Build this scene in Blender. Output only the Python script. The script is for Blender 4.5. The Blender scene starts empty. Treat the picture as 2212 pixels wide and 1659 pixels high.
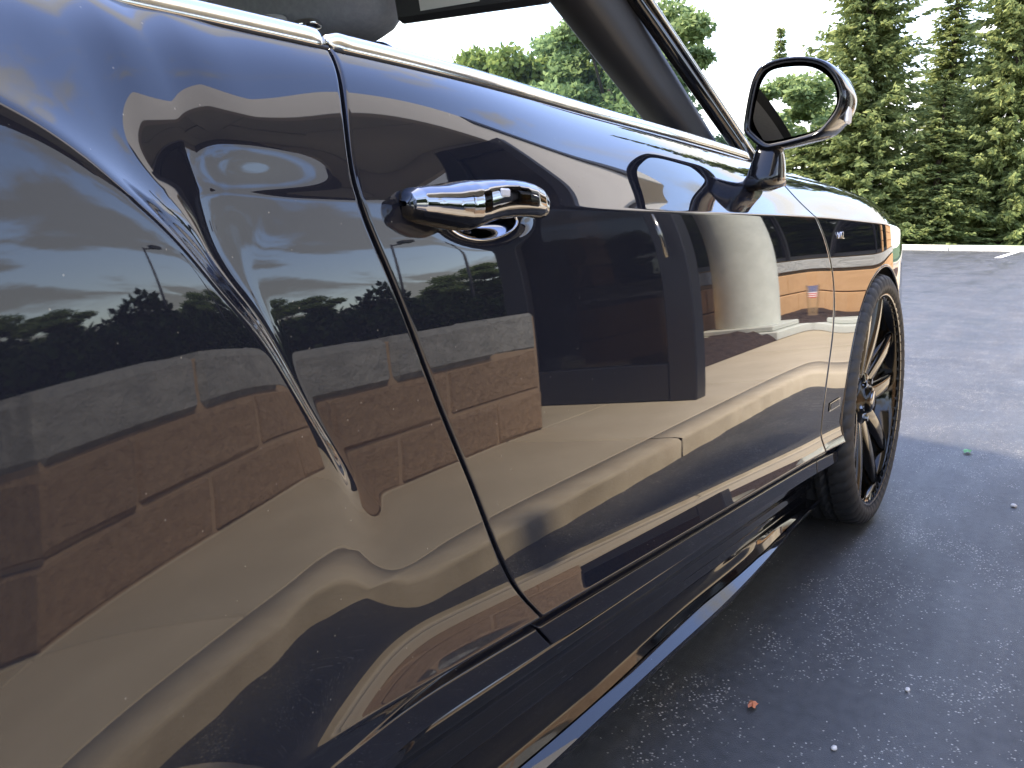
import bpy, math, random
import numpy as np
from mathutils import Vector, Matrix
R = math.radians
sc = bpy.context.scene
COL = sc.collection
rng = np.random.default_rng(7)
random.seed(7)

# ------------------------------------------------------------------ camera, sky, sun, exposure
# axes: X = forward along the car, Y = from the camera into the car, Z = up; camera stands 0.44 m off the door
cam_d = bpy.data.cameras.new('camera'); cam = bpy.data.objects.new('camera', cam_d); COL.objects.link(cam)
sc.camera = cam
cam_d.sensor_width = 36.0; cam_d.lens = 36.0 * 1853.0 / 2212.0
cam_d.clip_start = 0.02; cam_d.clip_end = 2000
CAM = Vector((0, 0, 0.85))
yaw, pit = R(32.347), R(-10.62)
fwd = Vector((math.cos(yaw) * math.cos(pit), math.sin(yaw) * math.cos(pit), math.sin(pit)))
cam.location = CAM
cam.rotation_euler = fwd.to_track_quat('-Z', 'Y').to_euler()

SUN_AZ, SUN_EL = R(112.0), R(52.0)           # azimuth from +X towards +Y
sun_dir = Vector((math.cos(SUN_AZ) * math.cos(SUN_EL), math.sin(SUN_AZ) * math.cos(SUN_EL), math.sin(SUN_EL)))
sl = bpy.data.lights.new('sun', 'SUN'); sl.energy = 2.8; sl.angle = R(6.0); sl.color = (1.0, 0.88, 0.72)
so = bpy.data.objects.new('sun', sl); COL.objects.link(so)
so.rotation_euler = (-sun_dir).to_track_quat('-Z', 'Y').to_euler()

sc.view_settings.view_transform = 'Standard'; sc.view_settings.look = 'None'
sc.view_settings.exposure = 2.3; sc.view_settings.gamma = 1.0
sc.view_settings.use_curve_mapping = False

W = bpy.data.worlds.new('World'); sc.world = W; W.use_nodes = True
nt = W.node_tree; N = nt.nodes; LK = nt.links; N.clear()
def wn(t, **k):
    n = N.new(t)
    for a, b in k.items(): setattr(n, a, b)
    return n
w_out = wn('ShaderNodeOutputWorld'); w_bg = wn('ShaderNodeBackground'); w_bg.inputs[1].default_value = 0.15
sky = wn('ShaderNodeTexSky', sky_type='NISHITA'); sky.sun_disc = False
sky.sun_elevation = SUN_EL; sky.sun_rotation = math.pi / 2 - SUN_AZ
sky.altitude = 100; sky.air_density = 1.0; sky.dust_density = 0.5; sky.ozone_density = 2.0
sky_g = wn('ShaderNodeGamma'); sky_g.inputs[1].default_value = 0.55; LK.new(sky.outputs[0], sky_g.inputs[0])      # flatter run from horizon to zenith, as under thin high cloud
sky_hs = wn('ShaderNodeHueSaturation'); sky_hs.inputs['Hue'].default_value = 0.522; sky_hs.inputs['Saturation'].default_value = 1.4; sky_hs.inputs['Value'].default_value = 3.0; LK.new(sky_g.outputs[0], sky_hs.inputs['Color'])
tc = wn('ShaderNodeTexCoord'); sep = wn('ShaderNodeSeparateXYZ'); LK.new(tc.outputs['Generated'], sep.inputs[0])
def wmath(op, a, b=None, c=None):
    n = wn('ShaderNodeMath', operation=op)
    for i, v in enumerate((a, b, c)):
        if v is None: continue
        if isinstance(v, (int, float)): n.inputs[i].default_value = v
        else: LK.new(v, n.inputs[i])
    return n.outputs[0]
zc_ = wmath('MAXIMUM', sep.outputs[2], 0.0)
den = wmath('ADD', zc_, 0.16)
cb = wn('ShaderNodeCombineXYZ')
LK.new(wmath('DIVIDE', sep.outputs[0], den), cb.inputs[0]); LK.new(wmath('DIVIDE', sep.outputs[1], den), cb.inputs[1])
mp = wn('ShaderNodeMapping'); mp.inputs['Scale'].default_value = (1.5, 2.1, 1); mp.inputs['Rotation'].default_value = (0, 0, R(25)); mp.inputs['Location'].default_value = (3.1, 1.7, 0.0)
LK.new(cb.outputs[0], mp.inputs[0])
n1 = wn('ShaderNodeTexNoise'); n1.inputs['Scale'].default_value = 0.85; n1.inputs['Detail'].default_value = 9; n1.inputs['Roughness'].default_value = 0.58; n1.inputs['Distortion'].default_value = 0.5
LK.new(mp.outputs[0], n1.inputs['Vector'])
# cumulus bank low in the sky, thin wisps overhead
thr = wn('ShaderNodeMapRange'); thr.inputs[1].default_value = 0.12; thr.inputs[2].default_value = 0.75; thr.inputs[3].default_value = 0.455; thr.inputs[4].default_value = 0.545
LK.new(zc_, thr.inputs[0])
cl = wn('ShaderNodeMapRange', interpolation_type='SMOOTHSTEP'); LK.new(n1.outputs[0], cl.inputs[0]); LK.new(thr.outputs[0], cl.inputs[1])
LK.new(wmath('ADD', thr.outputs[0], 0.11), cl.inputs[2])
# white haze towards the horizon and round the sun
dot = wn('ShaderNodeVectorMath', operation='DOT_PRODUCT'); LK.new(tc.outputs['Generated'], dot.inputs[0]); dot.inputs[1].default_value = sun_dir
glow = wmath('POWER', wmath('MAXIMUM', dot.outputs['Value'], 0.0), 3.0)
bdot = wn('ShaderNodeVectorMath', operation='DOT_PRODUCT'); LK.new(tc.outputs['Generated'], bdot.inputs[0]); bdot.inputs[1].default_value = (0.80, 0.60, 0.0)
bank_n = wn('ShaderNodeMapRange', interpolation_type='SMOOTHSTEP'); LK.new(bdot.outputs['Value'], bank_n.inputs[0]); bank_n.inputs[1].default_value = 0.55; bank = bank_n.outputs[0]          # bright cloud bank ahead and to the left, where the picture's sky is white
cloud_b = wmath('ADD', wmath('MULTIPLY_ADD', glow, 1.0, 3.0), wmath('MULTIPLY', bank, 1.5))
ccol = wn('ShaderNodeVectorMath', operation='SCALE'); ccol.inputs[0].default_value = (1.0, 0.97, 0.91); LK.new(cloud_b, ccol.inputs['Scale'])
hz = wmath('POWER', wmath('SUBTRACT', 1.0, wmath('MINIMUM', wmath('MULTIPLY', zc_, 2.3), 1.0)), 1.2)
fac = wmath('MINIMUM', wmath('ADD', wmath('MULTIPLY_ADD', cl.outputs[0], 0.80, 0.04), wmath('MULTIPLY', hz, wmath('MULTIPLY', bank, 0.95))), 1.0)
mx = wn('ShaderNodeMix', data_type='RGBA'); LK.new(fac, mx.inputs['Factor']); LK.new(sky_hs.outputs[0], mx.inputs['A']); LK.new(ccol.outputs[0], mx.inputs['B'])
LK.new(mx.outputs['Result'], w_bg.inputs[0]); LK.new(w_bg.outputs[0], w_out.inputs[0])

# ------------------------------------------------------------------ materials
def mat(name, base=(0.5, 0.5, 0.5), rough=0.5, metal=0.0, ior=1.5, spec=0.5, var=0.0, vscale=20.0, bump=0.0, bscale=60.0, coat=0.0, col2=None, detail=6, bdist=0.01):
    m = bpy.data.materials.new(name); m.use_nodes = True
    t = m.node_tree; p = t.nodes['Principled BSDF']
    p.inputs['Base Color'].default_value = (*base, 1); p.inputs['Roughness'].default_value = rough
    p.inputs['Metallic'].default_value = metal; p.inputs['IOR'].default_value = ior
    p.inputs['Specular IOR Level'].default_value = spec; p.inputs['Coat Weight'].default_value = coat
    c = t.nodes.new('ShaderNodeTexCoord')
    if var > 0 or col2 is not None:
        n = t.nodes.new('ShaderNodeTexNoise'); n.inputs['Scale'].default_value = vscale; n.inputs['Detail'].default_value = detail; n.inputs['Roughness'].default_value = 0.65
        t.links.new(c.outputs['Object'], n.inputs['Vector'])
        r = t.nodes.new('ShaderNodeValToRGB')
        a = base; b = col2 if col2 is not None else tuple(x * (1 + var) for x in base)
        if col2 is None: a = tuple(x * (1 - var) for x in base)
        r.color_ramp.elements[0].color = (*a, 1); r.color_ramp.elements[1].color = (*b, 1)
        r.color_ramp.elements[0].position = 0.33; r.color_ramp.elements[1].position = 0.67
        t.links.new(n.outputs[0], r.inputs[0])
        oi = t.nodes.new('ShaderNodeObjectInfo'); hs = t.nodes.new('ShaderNodeHueSaturation')
        ml = t.nodes.new('ShaderNodeMath'); ml.operation = 'MULTIPLY_ADD'; ml.inputs[1].default_value = 0.12; ml.inputs[2].default_value = 0.94
        t.links.new(oi.outputs['Random'], ml.inputs[0]); t.links.new(ml.outputs[0], hs.inputs['Value'])
        t.links.new(r.outputs[0], hs.inputs['Color']); t.links.new(hs.outputs[0], p.inputs['Base Color'])
    if bump > 0:
        n = t.nodes.new('ShaderNodeTexNoise'); n.inputs['Scale'].default_value = bscale; n.inputs['Detail'].default_value = 8; n.inputs['Roughness'].default_value = 0.7
        t.links.new(c.outputs['Object'], n.inputs['Vector'])
        b = t.nodes.new('ShaderNodeBump'); b.inputs['Strength'].default_value = bump; b.inputs['Distance'].default_value = bdist
        t.links.new(n.outputs[0], b.inputs['Height']); t.links.new(b.outputs[0], p.inputs['Normal'])
    return m

M = {}
M['paint'] = mat('navy_paint', (0.0080, 0.0085, 0.0120), 0.008, ior=1.46, bump=1.0, bscale=420, bdist=0.0000013)
def dusty(m):
    t = m.node_tree; pb = t.nodes['Principled BSDF']; L = t.links.new
    c = t.nodes.new('ShaderNodeTexCoord'); v = t.nodes.new('ShaderNodeTexVoronoi'); v.inputs['Scale'].default_value = 190; L(c.outputs['Object'], v.inputs['Vector'])
    s = t.nodes.new('ShaderNodeSeparateColor'); L(v.outputs['Color'], s.inputs[0])
    a = t.nodes.new('ShaderNodeMath'); a.operation = 'LESS_THAN'; a.inputs[1].default_value = 0.035; L(s.outputs[0], a.inputs[0])
    b = t.nodes.new('ShaderNodeMath'); b.operation = 'LESS_THAN'; b.inputs[1].default_value = 0.13; L(v.outputs['Distance'], b.inputs[0])
    k = t.nodes.new('ShaderNodeMath'); k.operation = 'MULTIPLY'; L(a.outputs[0], k.inputs[0]); L(b.outputs[0], k.inputs[1])
    x = t.nodes.new('ShaderNodeMix'); x.data_type = 'RGBA'; x.inputs['A'].default_value = pb.inputs['Base Color'].default_value; x.inputs['B'].default_value = (0.10, 0.09, 0.075, 1); L(k.outputs[0], x.inputs['Factor']); L(x.outputs['Result'], pb.inputs['Base Color'])
dusty(M['paint'])
M['gloss_black'] = mat('gloss_black', (0.004, 0.004, 0.005), 0.04, ior=1.55)
M['mirror_black'] = mat('mirror_shell_black', (0.004, 0.004, 0.005), 0.12, ior=1.4)
M['matt_black'] = mat('matt_black', (0.012, 0.012, 0.013), 0.6)
M['gap'] = mat('gap_black', (0.004, 0.004, 0.004), 0.7)
M['chrome'] = mat('chrome', (0.72, 0.72, 0.70), 0.04, metal=1.0)
M['satin_chrome'] = mat('satin_chrome', (0.58, 0.56, 0.50), 0.18, metal=1.0)
M['dark_chrome'] = mat('dark_chrome', (0.20, 0.205, 0.225), 0.03, metal=1.0)
M['mirror'] = mat('mirror_glass', (0.86, 0.88, 0.86), 0.0, metal=1.0)
M['rubber'] = mat('tyre_rubber', (0.010, 0.010, 0.010), 0.62, var=0.25, vscale=30, bump=0.1, bscale=200)
M['rim'] = mat('rim_dark_bronze', (0.034, 0.032, 0.030), 0.08, metal=1.0)
M['trim'] = mat('dark_trim', (0.013, 0.013, 0.015), 0.55, bump=0.05, bscale=400)
M['headliner'] = mat('headliner', (0.32, 0.33, 0.36), 0.8, var=0.1, vscale=90)
M['softtop'] = mat('soft_top', (0.02, 0.02, 0.022), 0.85, var=0.15, vscale=120)
M['leather'] = mat('leather', (0.06, 0.055, 0.05), 0.45, bump=0.08, bscale=300)
M['label_white'] = mat('label_white', (0.55, 0.55, 0.5), 0.5)
M['label_yellow'] = mat('label_yellow', (0.8, 0.62, 0.05), 0.5)
M['lamp'] = mat('lamp_lens', (0.7, 0.7, 0.7), 0.08, ior=1.5)
M['concrete'] = mat('concrete', (0.46, 0.38, 0.25), 0.8, col2=(0.56, 0.47, 0.32), vscale=2.6, bump=0.25, bscale=140, bdist=0.004)
M['kerb'] = mat('kerb_concrete', (0.36, 0.27, 0.17), 0.85, col2=(0.52, 0.43, 0.29), vscale=9, bump=0.5, bscale=60, bdist=0.01)
M['kerbedge'] = mat('kerb_edge_concrete', (0.44, 0.355, 0.23), 0.82, col2=(0.56, 0.47, 0.32), vscale=5, bump=0.4, bscale=80, bdist=0.006)
M['farkerb'] = mat('far_kerb_concrete', (0.62, 0.57, 0.44), 0.85, var=0.08, vscale=3)
M['capblock'] = mat('grey_block', (0.42, 0.42, 0.38), 0.9, col2=(0.62, 0.61, 0.55), vscale=14, bump=1.0, bscale=16, bdist=0.06)
M['tanblock'] = mat('tan_block', (0.47, 0.31, 0.18), 0.9, col2=(0.66, 0.46, 0.28), vscale=30, bump=1.0, bscale=20, bdist=0.06)
M['mortar'] = mat('mortar', (0.45, 0.32, 0.20), 0.95, var=0.1, bump=0.3)
M['orangeblock'] = mat('orange_block', (0.50, 0.29, 0.13), 0.9, col2=(0.60, 0.36, 0.17), vscale=9, bump=0.6, bscale=30, bdist=0.01)
M['stucco'] = mat('stucco_grey', (0.47, 0.48, 0.41), 0.9, col2=(0.56, 0.57, 0.49), vscale=5, bump=0.3, bscale=90, bdist=0.004)
M['cream'] = mat('cream_stucco', (0.76, 0.72, 0.66), 0.9, col2=(0.82, 0.78, 0.71), vscale=1.2)
M['soffit'] = mat('soffit_board', (0.58, 0.59, 0.55), 0.85, var=0.05, vscale=1.5)
M['fascia_in'] = mat('inner_beam', (0.16, 0.15, 0.19), 0.8, var=0.08)
M['bronze'] = mat('bronze_frame', (0.022, 0.022, 0.026), 0.35)
M['mulch'] = mat('mulch', (0.035, 0.022, 0.018), 0.95, col2=(0.12, 0.075, 0.055), vscale=30, bump=1.0, bscale=40, bdist=0.05)
M['lawn'] = mat('lawn', (0.045, 0.085, 0.02), 0.95, col2=(0.09, 0.13, 0.035), vscale=1.5)
M['bark'] = mat('bark', (0.07, 0.05, 0.035), 0.95, var=0.3, bump=0.6, bscale=20)
M['white_paint'] = mat('line_paint', (0.75, 0.74, 0.70), 0.7, var=0.1, vscale=8)
M['steel'] = mat('lamp_post_steel', (0.05, 0.05, 0.055), 0.45)
M['wood'] = mat('flag_stick', (0.45, 0.30, 0.15), 0.7)
M['stone_chip'] = mat('pale_pebble', (0.55, 0.52, 0.47), 0.8, var=0.2)
M['leaf_g'] = mat('green_leaf', (0.10, 0.28, 0.10), 0.5)
M['leaf_o'] = mat('orange_leaf', (0.42, 0.13, 0.05), 0.6)

def leafmat(name, c1, c2, tr=0.35):
    m = bpy.data.materials.new(name); m.use_nodes = True; t = m.node_tree; t.nodes.clear()
    o = t.nodes.new('ShaderNodeOutputMaterial'); d = t.nodes.new('ShaderNodeBsdfDiffuse'); tl = t.nodes.new('ShaderNodeBsdfTranslucent'); mxs = t.nodes.new('ShaderNodeMixShader')
    g = t.nodes.new('ShaderNodeNewGeometry'); r = t.nodes.new('ShaderNodeValToRGB')
    r.color_ramp.elements[0].color = (*c1, 1); r.color_ramp.elements[1].color = (*c2, 1)
    t.links.new(g.outputs['Random Per Island'], r.inputs[0])
    t.links.new(r.outputs[0], d.inputs[0]); t.links.new(r.outputs[0], tl.inputs[0])
    mxs.inputs[0].default_value = tr
    t.links.new(d.outputs[0], mxs.inputs[1]); t.links.new(tl.outputs[0], mxs.inputs[2]); t.links.new(mxs.outputs[0], o.inputs[0])
    return m
M['spruce'] = leafmat('spruce_needles', (0.10, 0.135, 0.05), (0.32, 0.35, 0.13), 0.5)
M['leafy'] = leafmat('tree_leaves', (0.11, 0.16, 0.06), (0.31, 0.37, 0.15), 0.5)
M['silhouette'] = leafmat('silhouette_leaves', (0.010, 0.018, 0.010), (0.028, 0.045, 0.018), 0.2)  # backlit silhouette darkness put into the leaf colour of belt trees and hedges
M['leafy_y'] = leafmat('yellow_leaves', (0.12, 0.16, 0.04), (0.30, 0.33, 0.10), 0.45)

def glassmat(name, tint, ior=1.5, refl=1.0):
    m = bpy.data.materials.new(name); m.use_nodes = True; t = m.node_tree; t.nodes.clear()
    o = t.nodes.new('ShaderNodeOutputMaterial'); tr = t.nodes.new('ShaderNodeBsdfTransparent'); gl = t.nodes.new('ShaderNodeBsdfGlossy'); mxs = t.nodes.new('ShaderNodeMixShader')
    ge = t.nodes.new('ShaderNodeNewGeometry'); dt = t.nodes.new('ShaderNodeVectorMath'); dt.operation = 'DOT_PRODUCT'; t.links.new(ge.outputs['Normal'], dt.inputs[0]); t.links.new(ge.outputs['Incoming'], dt.inputs[1])
    ab = t.nodes.new('ShaderNodeMath'); ab.operation = 'ABSOLUTE'; t.links.new(dt.outputs['Value'], ab.inputs[0])
    om = t.nodes.new('ShaderNodeMath'); om.operation = 'SUBTRACT'; om.inputs[0].default_value = 1.0; t.links.new(ab.outputs[0], om.inputs[1])
    pw = t.nodes.new('ShaderNodeMath'); pw.operation = 'POWER'; pw.inputs[1].default_value = 5.0; t.links.new(om.outputs[0], pw.inputs[0])
    f0 = ((ior - 1) / (ior + 1)) ** 2; f = t.nodes.new('ShaderNodeMath'); f.operation = 'MULTIPLY_ADD'; f.inputs[1].default_value = 1 - f0; f.inputs[2].default_value = f0; t.links.new(pw.outputs[0], f.inputs[0])
    tr.inputs[0].default_value = (*tint, 1); gl.inputs['Roughness'].default_value = 0.0
    gl.inputs[0].default_value = (refl, refl, refl, 1)
    t.links.new(f.outputs[0], mxs.inputs[0]); t.links.new(tr.outputs[0], mxs.inputs[1]); t.links.new(gl.outputs[0], mxs.inputs[2]); t.links.new(mxs.outputs[0], o.inputs[0])
    return m
M['carglass'] = glassmat('car_glass', (0.86, 0.95, 0.95), 1.25)
M['winglass'] = glassmat('dark_window_glass', (0.15, 0.14, 0.135), 1.5)

# asphalt: sealed lot with worn patches of pale chips
def asphalt():
    m = bpy.data.materials.new('asphalt'); m.use_nodes = True; t = m.node_tree; p = t.nodes['Principled BSDF']
    nd = t.nodes.new; L = t.links.new
    c = nd('ShaderNodeTexCoord')
    big = nd('ShaderNodeTexNoise'); big.inputs['Scale'].default_value = 1.3; big.inputs['Detail'].default_value = 5; L(c.outputs['Object'], big.inputs['Vector'])
    mid = nd('ShaderNodeTexNoise'); mid.inputs['Scale'].default_value = 38; mid.inputs['Detail'].default_value = 6; L(c.outputs['Object'], mid.inputs['Vector'])
    vo = nd('ShaderNodeTexVoronoi'); vo.inputs['Scale'].default_value = 190; L(c.outputs['Object'], vo.inputs['Vector'])
    base = nd('ShaderNodeValToRGB'); base.color_ramp.elements[0].color = (0.024, 0.024, 0.0235, 1); base.color_ramp.elements[1].color = (0.052, 0.051, 0.049, 1)
    mixn = nd('ShaderNodeMath'); mixn.operation = 'MULTIPLY_ADD'; mixn.inputs[1].default_value = 0.5; L(mid.outputs[0], mixn.inputs[0])
    hb = nd('ShaderNodeMath'); hb.operation = 'MULTIPLY'; hb.inputs[1].default_value = 0.5; L(big.outputs[0], hb.inputs[0]); L(hb.outputs[0], mixn.inputs[2])
    L(mixn.outputs[0], base.inputs[0]); base.color_ramp.elements[0].position = 0.36; base.color_ramp.elements[1].position = 0.62
    # chips
    sepc = nd('ShaderNodeSeparateColor'); L(vo.outputs['Color'], sepc.inputs[0])
    patch = nd('ShaderNodeTexNoise'); patch.inputs['Scale'].default_value = 5.0; patch.inputs['Detail'].default_value = 4; patch.inputs['Roughness'].default_value = 0.7; L(c.outputs['Object'], patch.inputs['Vector'])
    # chips show mostly along the worn strip beside the car
    sx = nd('ShaderNodeSeparateXYZ'); L(c.outputs['Object'], sx.inputs[0])
    pr = nd('ShaderNodeMapRange'); pr.inputs[1].default_value = 0.46; pr.inputs[2].default_value = 0.70; pr.inputs[3].default_value = 0.0; pr.inputs[4].default_value = 0.8; L(patch.outputs[0], pr.inputs[0])
    lt = nd('ShaderNodeMath'); lt.operation = 'LESS_THAN'; L(sepc.outputs[0], lt.inputs[0]); L(pr.outputs[0], lt.inputs[1])
    sz = nd('ShaderNodeMath'); sz.operation = 'LESS_THAN'; sz.inputs[1].default_value = 0.36; L(vo.outputs['Distance'], sz.inputs[0])
    chip = nd('ShaderNodeMath'); chip.operation = 'MULTIPLY'; L(lt.outputs[0], chip.inputs[0]); L(sz.outputs[0], chip.inputs[1])
    chm = nd('ShaderNodeMath'); chm.operation = 'MULTIPLY'; L(chip.outputs[0], chm.inputs[0]); L(sepc.outputs[1], chm.inputs[1])
    mxc = nd('ShaderNodeMix'); mxc.data_type = 'RGBA'; L(chm.outputs[0], mxc.inputs['Factor']); L(base.outputs[0], mxc.inputs['A']); mxc.inputs['B'].default_value = (0.42, 0.39, 0.33, 1)
    L(mxc.outputs['Result'], p.inputs['Base Color'])
    p.inputs['Roughness'].default_value = 0.44; p.inputs['Specular IOR Level'].default_value = 0.5
    mpn = nd('ShaderNodeMapping'); mpn.inputs['Scale'].default_value = (0.35, 1.6, 1); L(c.outputs['Object'], mpn.inputs[0])
    rn = nd('ShaderNodeTexNoise'); rn.inputs['Scale'].default_value = 1.6; rn.inputs['Detail'].default_value = 7; rn.inputs['Roughness'].default_value = 0.65; L(mpn.outputs[0], rn.inputs['Vector'])
    rr_ = nd('ShaderNodeMapRange'); rr_.inputs[1].default_value = 0.35; rr_.inputs[2].default_value = 0.65; rr_.inputs[3].default_value = 0.36; rr_.inputs[4].default_value = 0.62; L(rn.outputs[0], rr_.inputs[0]); L(rr_.outputs[0], p.inputs['Roughness'])
    bn = nd('ShaderNodeTexNoise'); bn.inputs['Scale'].default_value = 420; bn.inputs['Detail'].default_value = 4; L(c.outputs['Object'], bn.inputs['Vector'])
    b = nd('ShaderNodeBump'); b.inputs['Strength'].default_value = 0.6; b.inputs['Distance'].default_value = 0.002; L(bn.outputs[0], b.inputs['Height']); L(b.outputs[0], p.inputs['Normal'])
    return m
M['asphalt'] = asphalt()

def flagmat():
    m = bpy.data.materials.new('striped_flag_cloth'); m.use_nodes = True; t = m.node_tree; p = t.nodes['Principled BSDF']
    nd = t.nodes.new; L = t.links.new
    uv = nd('ShaderNodeTexCoord'); s = nd('ShaderNodeSeparateXYZ'); L(uv.outputs['UV'], s.inputs[0])
    a = nd('ShaderNodeMath'); a.operation = 'MULTIPLY'; a.inputs[1].default_value = 6.5; L(s.outputs[1], a.inputs[0])
    fr = nd('ShaderNodeMath'); fr.operation = 'FRACT'; L(a.outputs[0], fr.inputs[0])
    st = nd('ShaderNodeMath'); st.operation = 'LESS_THAN'; st.inputs[1].default_value = 0.5; L(fr.outputs[0], st.inputs[0])
    mx1 = nd('ShaderNodeMix'); mx1.data_type = 'RGBA'; mx1.inputs['A'].default_value = (0.75, 0.72, 0.7, 1); mx1.inputs['B'].default_value = (0.5, 0.02, 0.03, 1); L(st.outputs[0], mx1.inputs['Factor'])
    cu = nd('ShaderNodeMath'); cu.operation = 'LESS_THAN'; cu.inputs[1].default_value = 0.42; L(s.outputs[0], cu.inputs[0])
    cv = nd('ShaderNodeMath'); cv.operation = 'GREATER_THAN'; cv.inputs[1].default_value = 0.462; L(s.outputs[1], cv.inputs[0])
    cc = nd('ShaderNodeMath'); cc.operation = 'MULTIPLY'; L(cu.outputs[0], cc.inputs[0]); L(cv.outputs[0], cc.inputs[1])
    vo = nd('ShaderNodeTexVoronoi'); vo.inputs['Scale'].default_value = 14; vo.inputs['Randomness'].default_value = 0.0; L(uv.outputs['UV'], vo.inputs['Vector'])
    sl_ = nd('ShaderNodeMath'); sl_.operation = 'LESS_THAN'; sl_.inputs[1].default_value = 0.22; L(vo.outputs['Distance'], sl_.inputs[0])
    mxb = nd('ShaderNodeMix'); mxb.data_type = 'RGBA'; mxb.inputs['A'].default_value = (0.02, 0.03, 0.14, 1); mxb.inputs['B'].default_value = (0.7, 0.7, 0.7, 1); L(sl_.outputs[0], mxb.inputs['Factor'])
    mx2 = nd('ShaderNodeMix'); mx2.data_type = 'RGBA'; L(cc.outputs[0], mx2.inputs['Factor']); L(mx1.outputs['Result'], mx2.inputs['A']); L(mxb.outputs['Result'], mx2.inputs['B'])
    L(mx2.outputs['Result'], p.inputs['Base Color']); p.inputs['Roughness'].default_value = 0.8
    return m
M['flag'] = flagmat()

# ------------------------------------------------------------------ helpers
def tag(o, label=None, cat=None, group=None, kind=None):
    if label: o['label'] = label
    if cat: o['category'] = cat
    if group: o['group'] = group
    if kind: o['kind'] = kind
    return o
def thing(name, loc, label, cat, group=None):
    o = bpy.data.objects.new(name, None); COL.objects.link(o); o.location = loc; o.empty_display_size = 0.2
    return tag(o, label, cat, group)
def base_of(o):
    v = Vector((0, 0, 0))
    while o is not None: v += o.location; o = o.parent
    return v
def mkmesh(name, V, F, smooth=False):
    me = bpy.data.meshes.new(name)
    V = np.asarray(V, dtype=np.float32)
    if isinstance(F, np.ndarray):
        n = F.shape[1]
        me.vertices.add(len(V)); me.vertices.foreach_set('co', V.ravel())
        me.loops.add(F.size); me.loops.foreach_set('vertex_index', F.ravel().astype(np.int32))
        me.polygons.add(len(F)); me.polygons.foreach_set('loop_start', np.arange(0, F.size, n, dtype=np.int32))
        try: me.polygons.foreach_set('loop_total', np.full(len(F), n, dtype=np.int32))
        except Exception: pass
        me.update(calc_edges=True)
    else:
        me.from_pydata([tuple(map(float, v)) for v in V], [], F); me.update()
    if smooth: me.polygons.foreach_set('use_smooth', np.ones(len(me.polygons), dtype=bool))
    return me
def link(name, me, m, parent=None, loc=(0, 0, 0)):
    if m is not None and not me.materials: me.materials.append(M[m] if isinstance(m, str) else m)
    o = bpy.data.objects.new(name, me); COL.objects.link(o); o.location = loc
    if parent is not None: o.parent = parent
    return o
def obj(name, V, F, m, parent=None, smooth=False):
    """mesh given in world coordinates, parented to a thing or part (all unrotated)"""
    b = base_of(parent)
    V = np.asarray(V, dtype=float) - np.array(b)
    return link(name, mkmesh(name, V, F, smooth), m, parent)
BOXF = [(0, 3, 2, 1), (4, 5, 6, 7), (0, 1, 5, 4), (1, 2, 6, 5), (2, 3, 7, 6), (3, 0, 4, 7)]
def boxV(x0, x1, y0, y1, z0, z1):
    return [(x0, y0, z0), (x1, y0, z0), (x1, y1, z0), (x0, y1, z0), (x0, y0, z1), (x1, y0, z1), (x1, y1, z1), (x0, y1, z1)]
def bevbox(x0, x1, y0, y1, z0, z1, b):
    """box with chamfered edges (24 vertices)"""
    V = []; F = []
    for (xs, ys, zs) in [(x, y, z) for x in (0, 1) for y in (0, 1) for z in (0, 1)]:
        X = (x0, x1)[xs]; Y = (y0, y1)[ys]; Z = (z0, z1)[zs]
        ix = b if xs == 0 else -b; iy = b if ys == 0 else -b; iz = b if zs == 0 else -b
        V += [(X, Y + iy, Z + iz), (X + ix, Y, Z + iz), (X + ix, Y + iy, Z)]
    import itertools
    idx = lambda x, y, z, k: (x * 4 + y * 2 + z) * 3 + k
    def quad(a, flip): F.append(tuple(a[::-1]) if flip else tuple(a))
    for s in (0, 1):
        quad([idx(s, 0, 0, 0), idx(s, 1, 0, 0), idx(s, 1, 1, 0), idx(s, 0, 1, 0)], s == 0)
        quad([idx(0, s, 0, 1), idx(1, s, 0, 1), idx(1, s, 1, 1), idx(0, s, 1, 1)], s == 1)
        quad([idx(0, 0, s, 2), idx(1, 0, s, 2), idx(1, 1, s, 2), idx(0, 1, s, 2)], s == 0)
    for a in (0, 1):
        for c in (0, 1):
            quad([idx(a, c, 0, 0), idx(a, c, 1, 0), idx(a, c, 1, 1), idx(a, c, 0, 1)], a == c)
            quad([idx(a, 0, c, 0), idx(a, 1, c, 0), idx(a, 1, c, 2), idx(a, 0, c, 2)], a != c)
            quad([idx(0, a, c, 1), idx(1, a, c, 1), idx(1, a, c, 2), idx(0, a, c, 2)], a == c)
    for x in (0, 1):
        for y in (0, 1):
            for z in (0, 1):
                f = [idx(x, y, z, 0), idx(x, y, z, 1), idx(x, y, z, 2)]
                F.append(tuple(f) if (x + y + z) % 2 else tuple(f[::-1]))
    return V, F
def box(name, d, m, parent=None, bev=0.0):
    if bev > 0: V, F = bevbox(*d, bev)
    else: V, F = boxV(*d), BOXF
    return obj(name, V, F, m, parent)
def gridF(nu, nv, closed_u=False, flip=False):
    """faces of a grid with vertex index i*nv+j"""
    i = np.arange(nu if closed_u else nu - 1)[:, None]; j = np.arange(nv - 1)[None, :]
    i2 = (i + 1) % nu
    f = np.stack([i * nv + j, i2 * nv + j, i2 * nv + j + 1, i * nv + j + 1], -1).reshape(-1, 4)
    return f[:, ::-1].copy() if flip else f
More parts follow.
